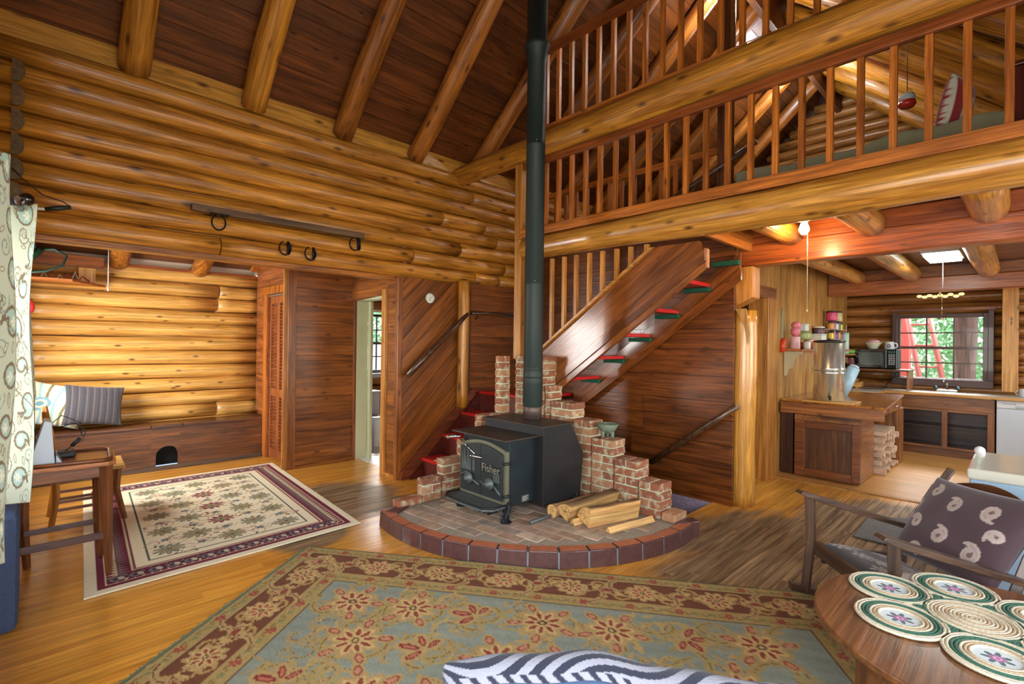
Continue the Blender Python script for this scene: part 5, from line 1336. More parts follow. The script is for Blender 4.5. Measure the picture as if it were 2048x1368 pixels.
b = B(); s0 = [TLr-e1*.03, TLr+e1*.0, TLr+e2*2.05+e1*.0, TLr+e2*2.05-e1*.03]; b.prism([(p.x, p.y) for p in s0], .003, .013, 'Z'); obj('end_band', b, plain('sage_band', (116, 128, 104), .95, noise=.2, nscale=50), t)

# ================================================================== CHAIRS BY THE CURTAIN
CWX, CWY, CWZ = CHAIRW('X'), CHAIRW('Y'), CHAIRW('Z')
t = thing('counter_chair', 'tall brown wooden chair with a dished seat beside the curtain', 'chair', (.2, 4.2, 0))
b = B(); b.prism([(-.10, 4.03), (.36, 3.985), (.40, 4.01), (.425, 4.40), (.40, 4.43), (-.10, 4.46)], .705, .73, 'Z'); b.prism([(-.08, 4.05), (.33, 4.02), (.36, 4.05), (.385, 4.38), (-.08, 4.42)], .731, .735, 'Z'); obj('seat', b, wood('seat_veneer', (176, 108, 66), (146, 82, 46), 'X', .4, .3, .05, 0), t, .006)
b = B(); b.tube([(-.08, 4.05, .742), (.33, 4.00, .742), (.375, 4.03, .742), (.40, 4.39, .742), (.36, 4.425, .742), (-.08, 4.45, .742)], .011, 8); obj('seat_rim', b, CWX, t)
b = B(); b.box(-.06, .35, 4.035, 4.06, .63, .704); b.box(-.06, .37, 4.36, 4.385, .63, .704); b.box(.335, .36, 4.06, 4.36, .63, .704); obj('apron', b, CWX, t, .003)
b = B(); b.tube([(.352, 4.03, .704), (.36, 4.03, .35), (.375, 4.035, .001)], [.034, .030, .017], 4, True, False); obj('leg', b, CWZ, t)
b = B(); b.tube([(.33, 4.37, .704), (.345, 4.37, .35), (.36, 4.40, .001)], [.030, .026, .018], 4, True, False); obj('leg', b, CWZ, t)
b = B(); b.tube([(-.02, 4.36, 1.12), (-.04, 4.37, .9), (-.02, 4.37, .70), (-.02, 4.40, .35), (.0, 4.5, .001)], [.018, .022, .028, .026, .020], 4, True, False); obj('leg', b, CWZ, t)
b = B(); b.tube([(-.06, 4.06, 1.12), (-.07, 4.06, .9), (-.055, 4.06, .70), (-.06, 4.05, .35), (-.07, 4.03, .001)], [.018, .022, .028, .026, .020], 4, True, False); obj('leg', b, CWZ, t)
for bx_ in ((-.05, .36, 4.025, 4.04, .24, .285), (-.02, .35, 4.385, 4.40, .24, .275)):
    b = B(); b.box(*bx_); obj('stretcher', b, wood('dark_stretcher', (84, 44, 34), (60, 30, 24), 'X', .4, .2, .1, 0), t, .003)
# chair behind
t = thing('side_chair', 'light brown wooden chair with cane back near the bench, behind the tall chair', 'chair', (.35, 5.5, 0))
b = B(); b.prism([(.12, 5.22), (.58, 5.20), (.60, 5.68), (.10, 5.70)], .425, .45, 'Z'); obj('seat', b, PALE('X'), t, .008)
for (xa, ya, xb, yb) in ((.55, 5.62, .60, 5.60), (.54, 5.26, .58, 5.20)):
    b = B(); b.tube([(xa, ya, .424), (xa-.01, ya, .25), (xb, yb, .001)], [.024, .022, .020], 4, True, False); obj('leg', b, CWZ, t)
for (xa, ya) in ((.15, 5.66), (.15, 5.26)):
    b = B(); b.tube([(xa-.06, ya, .93), (xa-.03, ya, .75), (xa, ya, .46), (xa+.01, ya, .25), (xa-.02, ya+.02, .001)], [.018, .022, .024, .022, .020], 4, True, False); obj('leg', b, TRIM('Z'), t)
b = B(); b.box(.07, .10, 5.28, 5.64, .86, .93); b.box(.10, .13, 5.28, 5.64, .60, .64); obj('back_rail', b, TRIM('Y'), t, .004)
b = B(); b.box(.095, .102, 5.28, 5.64, .645, .855); obj('cane_panel', b, plain('cane', (176, 112, 62), .7, noise=.6, nscale=220, bump=.5), t)
for z in (.14, .20):
    for ya in (5.25, 5.61): b = B(); b.box(.16, .55, ya, ya+.02, z, z+.02); obj('stretcher', b, CWX, t)
t = thing('desk_speaker', 'pale grey wedge shaped device standing on the tall chair seat', 'device', (.08, 4.12, .735))
b = B(); b.prism([(.0, .737), (.115, .737), (.098, .99), (.075, 1.0), (.065, 1.0)], 4.08, 4.26, 'Y'); obj('wedge', b, plain('pale_grey_plastic', (176, 188, 196), .4, noise=.03), t, .003)
b = B(); b.prism([(.12, .737), (.15, .737), (.12, .79)], 4.09, 4.25, 'Y'); obj('foot', b, plain('pale_grey_plastic', (176, 188, 196)), t, .002)
t = thing('black_charger', 'small black device with looping cable on the tall chair seat', 'device', (.18, 4.3, .735))
b = B(); b.box(.12, .22, 4.24, 4.38, .737, .775); b.box(-.07, .03, 4.29, 4.37, .737, .95); obj('body', b, BLACKM, t, .012)
b = B(); b.tube([(.14, 4.3, .93), (.22, 4.30, .95), (.27, 4.3, .89), (.25, 4.3, .83), (.20, 4.3, .80), (.17, 4.3, .775)], .0035, 6); b.tube([(.05, 4.33, .9), (.15, 4.33, 1.0), (.24, 4.32, .95), (.25, 4.32, .86)], .003, 6); obj('cable', b, BLACKM, t)
b = B(); b.tube([(.24, 4.3, .85), (.20, 4.3, .80)], .012, 8); obj('plug', b, BLACKM, t)
# ================================================================== KITCHEN
CAB = wood('cabinet_wood', (160, 100, 52), (112, 62, 28), 'Y', .4, .25, .12, .1); CABZ = wood('cabinet_wood', (160, 100, 52), (112, 62, 28), 'Z', .4, .25, .12, .1)
CABX = wood('cabinet_wood', (160, 100, 52), (112, 62, 28), 'X', .4, .25, .12, .1)
t = thing('sink_cabinet', 'open wooden sink cabinet with two dark doorless bays under the window', 'cabinet', (9.3, .8, 0))
b = B(); b.box(9.12, 9.14, .27, 1.30, .66, .84); obj('drawer_front', b, CAB, t, .004)
for (ya, yb) in ((.27, .34), (.74, .80), (1.24, 1.30)): b = B(); b.box(9.10, 9.14, ya, yb, .12, .66); obj('stile', b, CABZ, t, .003)
for (ya, yb, za) in ((.34, .74, .12), (.80, 1.24, .12), (.34, .74, .63), (.80, 1.24, .63)): b = B(); b.box(9.105, 9.14, ya, yb, za, za+.03); obj('rail', b, CAB, t, .003)
b = B(); b.box(9.14, 9.66, .27, .29, 0, .84); b.box(9.14, 9.66, 1.28, 1.30, 0, .84); b.box(9.62, 9.66, .29, 1.28, 0, .84); b.box(9.15, 9.62, .29, 1.28, .10, .13); b.box(9.22, 9.62, .29, 1.28, .40, .415); obj('carcass', b, DARK('Y'), t)
b = B(); b.box(9.17, 9.19, .27, 1.30, 0, .118); obj('kick_board', b, CAB, t)
t = thing('worktop', 'long white kitchen worktop with wooden edge under the window', 'worktop', (9.4, .8, .85))
b = B(); b.box(9.07, 9.67, -1.6, 2.045, .865, .885); b.box(8.45, 9.068, 1.45, 2.045, .865, .885); obj('top', b, plain('white_laminate', (206, 202, 192), .35, 0, .1, noise=.05), t)
b = B(); b.box(9.05, 9.069, -1.6, 1.45, .845, .884); b.box(8.45, 9.05, 1.43, 1.449, .845, .884); obj('edge', b, PALE('Y'), t, .002)
b = B(); b.box(8.45, 9.05, 1.47, 2.04, .0, .84); tag(obj('corner_cabinet', b, CABX, None, .004), 'wooden corner cabinet under the worktop behind the island', 'cabinet')
b = B(); b.box(9.25, 9.56, .55, 1.05, .886, .890); tag(obj('kitchen_sink', b, CHROME, None, .002), 'steel sink rim set in the worktop under the window', 'sink')
t = thing('faucet', 'chrome faucet with two knobs under the kitchen window', 'faucet', (9.5, .78, .885))
b = B(); b.box(9.47, 9.53, .66, .90, .892, .92); obj('base', b, CHROME, t, .008)
b = B(); b.tube([(9.50, .78, .92), (9.50, .78, 1.0), (9.46, .79, 1.06), (9.38, .80, 1.07), (9.33, .81, 1.03)], [.014, .014, .013, .012, .012], 10); obj('spout', b, CHROME, t)
for y in (.66, .90): b = B(); b.lathe([(.018, 0), (.028, .01), (.026, .035), (.012, .045)], (9.50, y, .92), 12); obj('knob', b, plain('teal_chrome', (90, 120, 124), .25, .8), t)
t = thing('dishwasher', 'white dishwasher at the right end of the sink cabinet', 'dishwasher', (9.3, -.05, 0))
b = B(); b.box(9.13, 9.64, -.34, .255, .02, .84); obj('body', b, WHITE, t, .006)
b = B(); b.box(9.10, 9.128, -.34, .255, .10, .735); obj('door', b, plain('dishwasher_white', (196, 208, 216), .3, 0, .3, noise=.02), t, .006)
b = B(); b.box(9.095, 9.128, -.34, .255, .74, .838); cp = obj('control_panel', b, WHITE, t, .006)
b = B()
for k in range(6): b.box(9.093, 9.0948, .20-.022*k-.016, .20-.022*k, .795, .803)
obj('print', b, plain('grey_print', (110, 116, 120), .5), cp)
b = B(); b.box(9.088, 9.0946, -.25, .08, .752, .775); obj('handle_recess', b, plain('chrome_soft', (150, 158, 160), .3, .7), cp, .003)
t = thing('microwave_shelf', 'dark wooden shelf unit carrying the microwave on the worktop', 'shelf', (9.4, 1.6, .885))
b = B(); b.box(9.10, 9.60, 1.16, 2.04, 1.165, 1.19); obj('board', b, wood('shelf_brown', (124, 74, 40), (86, 48, 26), 'Y', .4, .2, .1, .1), t, .003)
b = B(); b.box(9.12, 9.58, 1.17, 1.19, .887, 1.164); obj('side', b, CABZ, t, .003)
t = thing('microwave', 'black microwave oven on the shelf left of the kitchen window', 'microwave', (9.35, 1.6, 1.19))
b = B(); b.box(9.25, 9.58, 1.32, 1.84, 1.20, 1.485); obj('body', b, BLACKM, t, .006)
b = B(); b.box(9.235, 9.249, 1.45, 1.835, 1.205, 1.48); dr = obj('door', b, plain('glossy_black', (20, 26, 28), .12, 0, .5, noise=0), t, .004)
b = B(); b.box(9.232, 9.2345, 1.50, 1.80, 1.245, 1.44); obj('door_window', b, plain('micro_glass', (70, 84, 82), .15, 0, .5, noise=.2, nscale=200), dr)
b = B(); b.box(9.236, 9.249, 1.325, 1.445, 1.205, 1.48); cpn = obj('control_panel', b, plain('glossy_black', (20, 26, 28)), t, .003)
b = B(); b.box(9.2335, 9.2355, 1.345, 1.425, 1.43, 1.46); obj('display', b, plain('display_dark', (50, 90, 84), .2), cpn)
for r_ in range(6):
    for c_i in range(3): b = B(); b.box(9.2335, 9.2355, 1.345+.028*c_i, 1.366+.028*c_i, 1.395-.028*r_, 1.413-.028*r_); obj('key', b, plain('key_grey', (150, 156, 158), .4), cpn)
t = thing('ribbed_bowl', 'ribbed white bowl with pink wrapped food on top of the microwave', 'bowl', (9.35, 1.64, 1.487))
b = B(); b.lathe([(.05, 0), (.06, .01), (.10, .08), (.108, .10), (.10, .10), (.055, .02), (0, .015)], (9.36, 1.635, 1.487), 24); obj('bowl', b, plain('ribbed_china', (206, 204, 178), .35, 0, .3), t)
b = B(); b.ell((9.36, 1.635, 1.60), .085, .085, .045); obj('wrapped_food', b, plain('pink_wrap', (220, 160, 160), .3, 0, .5, noise=.5, nscale=40, bump=.6), t)
def mug(c, r, h, mt, label, ang=0, dot=None, name='mug'):
    t = thing(name, label, 'mug', c)
    b = B(); b.lathe([(r*.8, 0), (r*1.05, .006), (r*.82, h*.96), (r*.84, h), (r*.72, h), (r*.8, .012), (0, .01)], c, 22); obj('cup', b, mt, t)
    b = B(); b.tube([(c[0]+(r*.8+r*.75*math.sin(q))*math.cos(ang), c[1]+(r*.8+r*.75*math.sin(q))*math.sin(ang), c[2]+h*.5+h*.33*math.cos(q)) for q in np.linspace(.1, PI-.1, 9)], r*.13, 8); obj('handle', b, mt, t)
    if dot:
        b = B(); M = Matrix.Translation((c[0]-r*1.0, c[1], c[2]+h*.45)) @ Matrix.Rotation(-PI/2, 4, 'Y'); b.lathe([(0, 0), (r*.42, 0), (r*.42, .004), (0, .004)], (0, 0, 0), 20, False, M); obj('emblem', b, dot, t)
        b = B(); M = Matrix.Translation((c[0]-r*1.0-.0045, c[1], c[2]+h*.45)) @ Matrix.Rotation(-PI/2, 4, 'Y'); b.lathe([(r*.14, 0), (r*.2, 0), (r*.2, .001), (r*.14, .001)], (0, 0, 0), 16, False, M, False); b.box(-.003, .003, -r*.3, r*.3, 0, .001, M); obj('emblem_mark', b, WHITE, t)
    return t
mug((9.36, 1.43, 1.487), .062, .115, WHITE, 'white wide based mug with round blue emblem on the microwave', -PI/2, plain('emblem_blue', (30, 64, 120), .4))
mug((9.35, .005, .887), .05, .10, WHITE, 'white mug on the worktop at the right picture edge', PI/2)
b = B(); b.box(9.28, 9.50, 1.86, 2.02, 1.192, 1.26); 
t = thing('wooden_crate', 'small stack of pale wooden boxes on the worktop behind the island', 'box', (9.2, 1.85, .885))
b = B(); b.box(9.08, 9.30, 1.74, 1.97, .905, .985); b.box(9.10, 9.28, 1.80, 1.96, .988, 1.03); b.box(9.07, 9.09, 1.76, 1.80, .887, .904); b.box(9.07, 9.09, 1.92, 1.95, .887, .904); obj('boxes', b, PALE('Y'), t, .003)
b = B(); b.tube([(9.0, 1.70, .889), (9.1, 1.62, .892), (9.3, 1.5, .892), (9.45, 1.42, 1.02), (9.5, 1.35, 1.16)], .005, 6); tag(obj('power_cord', b, BLACKM), 'black power cord on the worktop under the microwave shelf', 'cord')
# ---- island
IS = wood('island_wood', (180, 106, 50), (130, 68, 28), 'X', .25, .5, .1, .12, crough=.15); ISY = wood('island_side', (170, 104, 52), (124, 66, 28), 'Y', .35, .3, .1, .12); ISZ = wood('island_side', (170, 104, 52), (124, 66, 28), 'Z', .35, .3, .1, .12); ISX = wood('island_side', (170, 104, 52), (124, 66, 28), 'X', .35, .3, .1, .12)
t = thing('kitchen_island', 'brown wooden kitchen counter with glossy top, drawers and a framed door', 'kitchen island', (7.2, 1.5, 0))
b = B(); b.prism([(6.30, .98), (8.40, 1.12), (8.40, 2.03), (6.48, 2.03)], .86, .885, 'Z'); obj('top', b, wood('island_top', (206, 130, 62), (160, 90, 40), 'X', .25, .5, .1, .10, crough=.15), t, .004)
b = B(); b.prism([(6.42, 1.02), (6.45, 1.02), (6.45, 2.02), (6.42, 2.02)], .73, .858, 'Z'); obj('front_apron', b, ISY, t, .003)
b = B(); b.prism([(6.40, 1.22), (6.418, 1.22), (6.418, 1.60), (6.40, 1.60)], .70, .729, 'Z'); obj('lower_strip', b, DARK('Y'), t)
b = B(); b.box(6.46, 8.35, 1.14, 1.16, .72, .858); obj('side_apron', b, ISX, t)
for (xa, xb) in ((6.46, 7.20), (7.26, 8.0)):
    b = B(); b.box(xa+.03, xb, 1.10, 1.138, .735, .85); d_ = obj('drawer', b, ISX, t, .005)
    b = B(); xm = (xa+xb)/2; b.tube([(xm-.05, 1.098, .79), (xm-.03, 1.078, .80), (xm+.03, 1.078, .80), (xm+.05, 1.098, .79)], .008, 6); obj('pull', b, CHROME, d_)
b = B(); b.box(6.46, 7.20, 1.24, 1.88, .01, .72); obj('cupboard', b, ISX, t, .004)
fr = B(); fr.box(6.40, 6.458, 1.22, 1.30, .03, .66); fr.box(6.40, 6.458, 1.76, 1.86, .03, .66); fr.box(6.40, 6.458, 1.30, 1.76, .03, .12); fr.box(6.40, 6.458, 1.30, 1.76, .58, .66); dd = obj('door', fr, wood('door_frame_brown', (134, 74, 36), (94, 48, 20), 'Y', .35, .3, .08, .05), t, .006)
b = B(); b.box(6.43, 6.455, 1.30, 1.76, .12, .58); obj('door_panel', b, wood('door_panel_brown', (98, 58, 30), (66, 36, 18), 'Z', .35, .3, .08, .0), dd)
b = B(); b.prism([(8.12, 1.12), (8.36, 1.12), (8.36, 1.9), (8.12, 1.9)], .0, .72, 'Z'); obj('end_panel', b, ISZ, t, .004)
b = B(); b.prism([(6.48, 1.90), (7.2, 1.90), (7.2, 2.03), (6.48, 2.03)], .0, .72, 'Z'); obj('wall_panel', b, DARK('Z'), t)
b = B(); b.box(7.202, 8.118, 1.5, 1.52, 0, .72); obj('back_board', b, DARK('X'), t)
random.seed(31)
KD = plain('split_kindling', (206, 176, 146), .8, noise=.4, nscale=25)
kp = []
for i in range(46):
    c_ = i % 8; r_ = i//8
    x = 7.26+.105*c_+random.uniform(-.015, .015); z = .045+.088*r_
    b = B(); n = random.choice((3, 4, 5)); rr = random.uniform(.036, .05); sec = [(x+rr*math.cos(2*PI*k/n+i), z+rr*.85*math.sin(2*PI*k/n+i)) for k in range(n)]
    sec = [(a, max(.003, c)) for a, c in sec]
    b.prism(sec, 1.15+random.uniform(-.03, .03), 1.48, 'Y')
    tag(obj('kindling', b, KD), 'pale split kindling stick stacked under the island counter', 'firewood', 'kindling stacked under the island')
# water filter
t = thing('water_filter', 'tall two part chrome water filter canister on the island', 'water filter', (6.50, 1.56, .91))
b = B(); b.box(6.30, 6.68, 1.27, 1.76, .887, .905); tag(obj('cutting_board', b, PALE('Y'), None, .004), 'pale wooden board under the chrome canister', 'board')
fx, fy = 6.50, 1.545
b = B(); b.lathe([(.145, .907), (.152, .912), (.152, 1.20), (.160, 1.21), (.160, 1.235), (.150, 1.24)], (fx, fy, 0), 48); obj('lower_chamber', b, plain('polished_steel', (232, 236, 228), .24, .9, noise=0), t)
b = B(); b.lathe([(.150, 1.242), (.162, 1.25), (.162, 1.27), (.152, 1.285), (.152, 1.555), (.145, 1.56)], (fx, fy, 0), 48); obj('upper_chamber', b, plain('polished_steel', (232, 236, 228), .24, .9, noise=0), t)
b = B(); b.lathe([(.158, 1.562), (.160, 1.57), (.155, 1.58), (.03, 1.59), (.0, 1.59)], (fx, fy, 0), 48); b.cyl((fx, fy, 1.585), (fx, fy, 1.605), .02); obj('lid', b, plain('dark_lid', (60, 60, 56), .35, .6), t)
b = B(); b.cyl((fx-.14, fy-.04, .955), (fx-.19, fy-.06, .955), .014); b.cyl((fx-.19, fy-.06, .965), (fx-.19, fy-.06, .925), .012); obj('tap', b, BLACKM, t)
t = thing('water_pitcher', 'tall frosted blue glass bottle leaning behind the chrome canister', 'bottle', (7.4, 1.6, .885))
b = B(); b.tube([(7.55, 1.66, .890), (7.6, 1.60, 1.05), (7.66, 1.54, 1.24)], [.07, .072, .068], 18); obj('body', b, plain('frosted_blue', (158, 192, 208), .4, 0, .1, noise=.05), t)
b = B(); b.cyl((7.66, 1.54, 1.242), (7.67, 1.535, 1.26), .055); obj('cap', b, plain('pale_blue', (190, 210, 220), .4), t)
# wall shelf with clutter
t = thing('wall_shelf', 'narrow wooden wall shelf with a curved pale bracket over the island', 'shelf', (7.4, 1.95, 1.45))
b = B(); b.box(6.55, 8.9, 1.83, 2.045, 1.452, 1.478); obj('board', b, RAIL('X'), t, .003)
b = B(); b.prism([(2.045, 1.45), (1.845, 1.45), (1.85, 1.425), (1.90, 1.40), (1.935, 1.34), (1.95, 1.26), (2.0, 1.22), (2.02, 1.15), (2.045, 1.15)], 6.60, 6.625, 'X'); bk = obj('bracket', b, plain('cream_paint', (196, 188, 152), .5), t, .003)
b = B(); b.box(8.80, 9.08, 1.80, 2.04, 1.39, 1.41); obj('side_board', b, PALE('X'), t, .003)
def jar(x, y, z, r, h, mt, label, cat='jar', lid=None, name=None, sq=False):
    nm = name or cat.replace(' ', '_'); t = thing(nm, label, cat, (x, y, z))
    b = B()
    if sq: b.box(x-r, x+r, y-r*.8, y+r*.8, z, z+h)
    else: b.lathe([(r*.92, 0), (r, .01), (r, h-.01), (r*.94, h)], (x, y, z), 20)
    obj('body', b, mt, t, .004 if sq else 0)
    if lid:
        b = B()
        if sq: b.box(x-r-.004, x+r+.004, y-r*.8-.004, y+r*.8+.004, z+h+.001, z+h+.016)
        else: b.lathe([(r*1.02, 0), (r*1.03, .012), (r*.9, .02), (0, .021)], (x, y, z+h+.001), 20)
        obj('lid', b, lid, t)
    return t
PT = lambda n, c, **k: plain(n, c, .4, 0, .15, **k)
z_ = 1.479
jar(6.66, 1.94, z_, .055, .15, PT('floral_pink', (222, 176, 178), noise=.35, nscale=30), 'pink floral tin at the left end of the wall shelf, holding a pink bag', 'tin')
b = B(); b.ell((6.67, 1.94, z_+.215), .065, .055, .065); b.ell((6.66, 1.93, z_+.285), .07, .055, .05); tag(obj('plastic_bag', b, PT('clear_pink', (226, 120, 130), noise=.6, nscale=25, bump=.8)), 'pink crumpled plastic bag sticking out of the floral tin', 'bag')
jar(6.88, 1.87, z_, .038, .09, WHITE, 'small white cup beside the floral tin on the wall shelf', 'cup')
t = thing('wicker_basket', 'orange wicker basket on the wall shelf under the green tin', 'basket', (7.22, 1.93, z_))
b = B(); b.lathe([(.10, 0), (.13, .05), (.14, .075), (.13, .075), (.1, .02), (0, .015)], (7.22, 1.93, z_), 20); obj('weave', b, plain('wicker', (196, 112, 52), .7, noise=.6, nscale=90, bump=1.0), t)
b = B(); b.tube([(7.22+.137*math.cos(q), 1.93+.1*math.sin(q), z_+.08) for q in np.linspace(0, 2*PI, 20)], .009, 6); obj('rim', b, plain('wicker', (196, 112, 52)), t)
b = B(); b.ell((7.22, 1.93, z_+.10), .10, .07, .035); tag(obj('wrapped_food', b, PT('pink_paper', (224, 176, 160), noise=.4)), 'pale pink wrapped food in the wicker basket', 'food')
jar(7.08, 1.985, z_+.12, .11, .09, PT('green_tin', (146, 156, 96)), 'flat green tin behind the wicker basket', 'tin', PT('green_lid', (126, 134, 84)))
jar(7.10, 1.985, z_+.232, .07, .07, PT('frosted_tub', (206, 214, 214)), 'frosted white tub on top of the green tin', 'tub', WHITE, None, True)
jar(7.62, 1.95, z_, .12, .10, PT('frosted_tub', (206, 214, 214)), 'wide frosted storage box in the middle of the wall shelf', 'tub', WHITE, None, True)
jar(7.60, 1.95, z_+.118, .11, .07, PT('clear_tub', (216, 218, 206)), 'clear tub stacked on the wide frosted storage box', 'tub', WHITE, None, True)
jar(7.98, 1.93, z_, .07, .12, PT('yellow_pack', (226, 190, 70), noise=.5, nscale=30), 'yellow green packet leaning on the wall shelf beside the frosted box', 'packet', None, None, True)
jar(7.80, 1.98, z_+.19, .07, .10, PT('dark_jar', (84, 56, 64)), 'dark round jar behind the tubs on the wall shelf', 'jar', PT('cream_lid', (220, 210, 190)))
t = thing('spice_rack', 'small white wire spice rack on the wall shelf near the corner', 'rack', (8.4, 1.95, z_))
b = B()
for z in (z_+.001, z_+.14, z_+.28): b.box(8.12, 8.78, 1.86, 2.03, z, z+.006)
for (x, y) in ((8.12, 1.86), (8.775, 1.86), (8.12, 2.025), (8.775, 2.025)): b.box(x, x+.005, y, y+.005, z_, z_+.36)
obj('frame', b, WHITE, t)
cols = [(150, 60, 110), (230, 220, 200), (60, 110, 90), (220, 200, 80), (180, 60, 50), (60, 80, 130), (210, 140, 60)]
kk = 0
for lv, zz in (('bottom', z_+.0075), ('middle', z_+.1465), ('top', z_+.2865)):
    for k in range(5):
        c = cols[(kk*3+k) % 7]; cn = ('plum', 'cream', 'green', 'yellow', 'red', 'blue', 'orange')[(kk*3+k) % 7]
        jar(8.20+.125*k, 1.93, zz, .038, .085+.02*(k % 2), PT('spice_%s' % cn, c), '%s spice jar on the %s tier of the white spice rack' % (cn, lv) + (' at the corner end' if k > 2 else ''), 'jar', PT('spice_lid', (60, 50, 50)))
    kk += 1
jar(8.32, 1.95, z_+.41, .07, .12, PT('pink_tin', (206, 70, 110), noise=.4, nscale=30), 'bright pink tin on top of the spice rack', 'tin', PT('dark_lid2', (50, 30, 40)))
jar(8.62, 1.95, z_+.41, .07, .13, PT('beige_tin', (196, 176, 130), noise=.3), 'beige tin on top of the spice rack', 'tin', PT('dark_lid2', (50, 30, 40)))
jar(8.98, 1.93, 1.412, .06, .30, PT('clear_green_plastic', (170, 206, 190)), 'tall pale green plastic pitcher at the shelf end', 'pitcher', PT('green_lid2', (150, 196, 180)))
b = B(); b.lathe([(.10, 0), (.12, .03), (.11, .06), (.02, .07)], (9.2, 1.95, 1.412), 20); o = tag(obj('green_dish', b, PT('lime_green', (110, 170, 60))), 'lime green covered dish left of the ribbed bowl', 'dish')
b.v = b.v
b = B(); b.box(9.0, 9.6, 1.855, 2.04, 1.385, 1.41); tag(obj('small_shelf', b, PALE('X'), None, .003), 'small pale wooden shelf above the hanging mugs', 'shelf')
mug((8.90, 1.90, 1.27), .042, .09, PT('brown_mug', (120, 84, 50), noise=.4), 'brown and white mug hanging under the small shelf', 0)
mug((9.06, 1.86, 1.25), .045, .10, PT('maroon_mug', (120, 70, 76), noise=.4), 'maroon mug hanging under the small shelf', 0)
t = thing('hand_saw', 'long narrow blade with red handle hanging on the plank wall', 'saw', (6.52, 2.04, 1.7))
b = B(); b.prism([(6.49, 1.60), (6.56, 1.60), (6.56, 1.90), (6.53, 1.98), (6.50, 1.90)], 2.040, 2.047, 'Y'); obj('blade', b, plain('grey_blade', (160, 156, 130), .4, .5), t)
b = B(); b.tube([(6.53, 2.03, 1.60), (6.50, 2.03, 1.52), (6.50, 2.03, 1.44)], [.03, .035, .025], 8); obj('handle', b, plain('red_orange', (206, 64, 30), .4), t)
# chest / appliance at the right
t = thing('chest_freezer', 'low white lidded appliance behind the rocking chair, bluish side', 'appliance', (4.4, 0, 0))
b = B(); b.box(4.00, 4.68, -.55, .225, .02, .735); obj('body', b, plain('pale_blue_enamel', (158, 190, 214), .3, 0, .3, noise=.03), t, .01)
b = B(); b.box(3.98, 4.70, -.56, .235, .737, .80); obj('lid', b, plain('cream_enamel', (206, 206, 190), .25, 0, .4, noise=.04), t, .012)
b = B(); b.ell((4.66, .21, .81), .03, .03, .03); obj('knob', b, WHITE, t)
# ---- ceiling lamps
def pull_lamp(x, y, zc, zend, label, cshade, bc):
    t = thing('pull_chain_lamp', label, 'lamp', (x, y, zc))
    b = B(); b.box(x-.05, x+.05, y-.05, y+.05, zc-.03, zc); obj('box', b, plain('junction_box', (60, 60, 56), .5), t)
    b = B(); b.lathe([(.055, 0), (.058, -.01), (.03, -.03), (.028, -.07)][::-1], (x, y, zc-.031), 20); obj('socket', b, plain(cshade[0], cshade[1], .4), t)
    b = B(); b.lathe([(.0, -.175), (.02, -.17), (.036, -.145), (.038, -.125), (.025, -.09), (.018, -.072)], (x, y, zc-.031), 20); bo = obj('bulb', b, plain(bc[0], (255, 240, 210), .3, noise=0, emit=bc[1], es=bc[2]), t)
    b = B(); b.cyl((x+.02, y-.02, zend), (x+.02, y-.02, zc-.06), .0028, None, 6); b.cyl((x+.02, y-.02, zend-.02), (x+.02, y-.02, zend), .007, None, 8); obj('pull_chain', b, plain('chain_brass', (206, 190, 150), .4, .4), t)
pull_lamp(4.38, 1.22, 2.595, 1.80, 'warm glowing bulb in a white socket under the loft floor, long pull cord', ('cream_socket', (226, 214, 180)), ('bulb_warm', (255, 190, 110), 40))
pull_lamp(7.55, 2.19, ZRIDGE-.56, 4.05, 'glowing bulb in a dark socket under the loft ridge, thin pull cord', ('dark_socket', (50, 54, 50)), ('bulb_white', (240, 245, 255), 40))
pull_lamp(5.35, 2.19, ZRIDGE-.56, 4.55, 'glowing bulb near the top picture edge, its chain ending in a disc', ('dark_socket', (50, 54, 50)), ('bulb_yellow', (255, 220, 160), 40))
b = B(); M = Matrix.Translation((5.35, 2.17, 4.45)) @ Matrix.Rotation(.6, 4, 'Z') @ Matrix.Rotation(PI/2, 4, 'Y'); b.lathe([(.0, -.004), (.075, -.004), (.08, 0), (.075, .004), (0, .004)], (0, 0, 0), 28, True, M); tag(obj('hanging_disc', b, plain('brass_disc', (140, 120, 84), .35, .6)), 'round brass disc hanging on the lamp chain behind the top railing', 'ornament')
for L_i, (p_, z_b) in enumerate((((4.38, 1.22), 2.37), ((7.55, 2.19), ZRIDGE-.80), ((5.35, 2.19), ZRIDGE-.80))):
    bl = [o for o in bpy.data.objects if o.name.startswith('bulb_light')][L_i]; bl.location = (p_[0]-.0, p_[1], z_b-.02)
t = thing('ceiling_light', 'bright square fluorescent ceiling light between the kitchen beams', 'ceiling light', (7.25, .64, 2.6))
b = B(); b.box(6.92, 7.58, .48, .80, 2.53, 2.598); obj('housing', b, WHITE, t, .006)
b = B(); b.box(6.95, 7.55, .50, .78, 2.50, 2.529); obj('diffuser', b, plain('light_diffuser', (240, 255, 250), .4, noise=0, emit=(226, 255, 244), es=9), t, .006)
b = B(); b.cyl((7.5, .66, 2.2), (7.5, .66, 2.50), .003, None, 6); obj('pull_chain', b, WHITE, t)
fo.location = (7.25, .64, 2.48)
bulb_light((4.15, 3.0, -.95), 7, (1, .93, .85))  # unseen lamp added to brighten the basement stairwell, no fixture modelled
t = thing('hanging_lamp', 'small glass and brass ceiling fixture hanging before the kitchen window', 'lamp', (9.0, .82, 2.3))
b = B()
for k in range(9): b.ell((9.0+.02*math.sin(k*2), .60+.055*k, 2.235+.012*math.cos(k*3)), .028, .034, .022, 10, 6)
obj('glass_drops', b, plain('glass_drops', (236, 220, 170), .15, 0, .6, noise=.2, emit=(255, 226, 160), es=1.2), t)
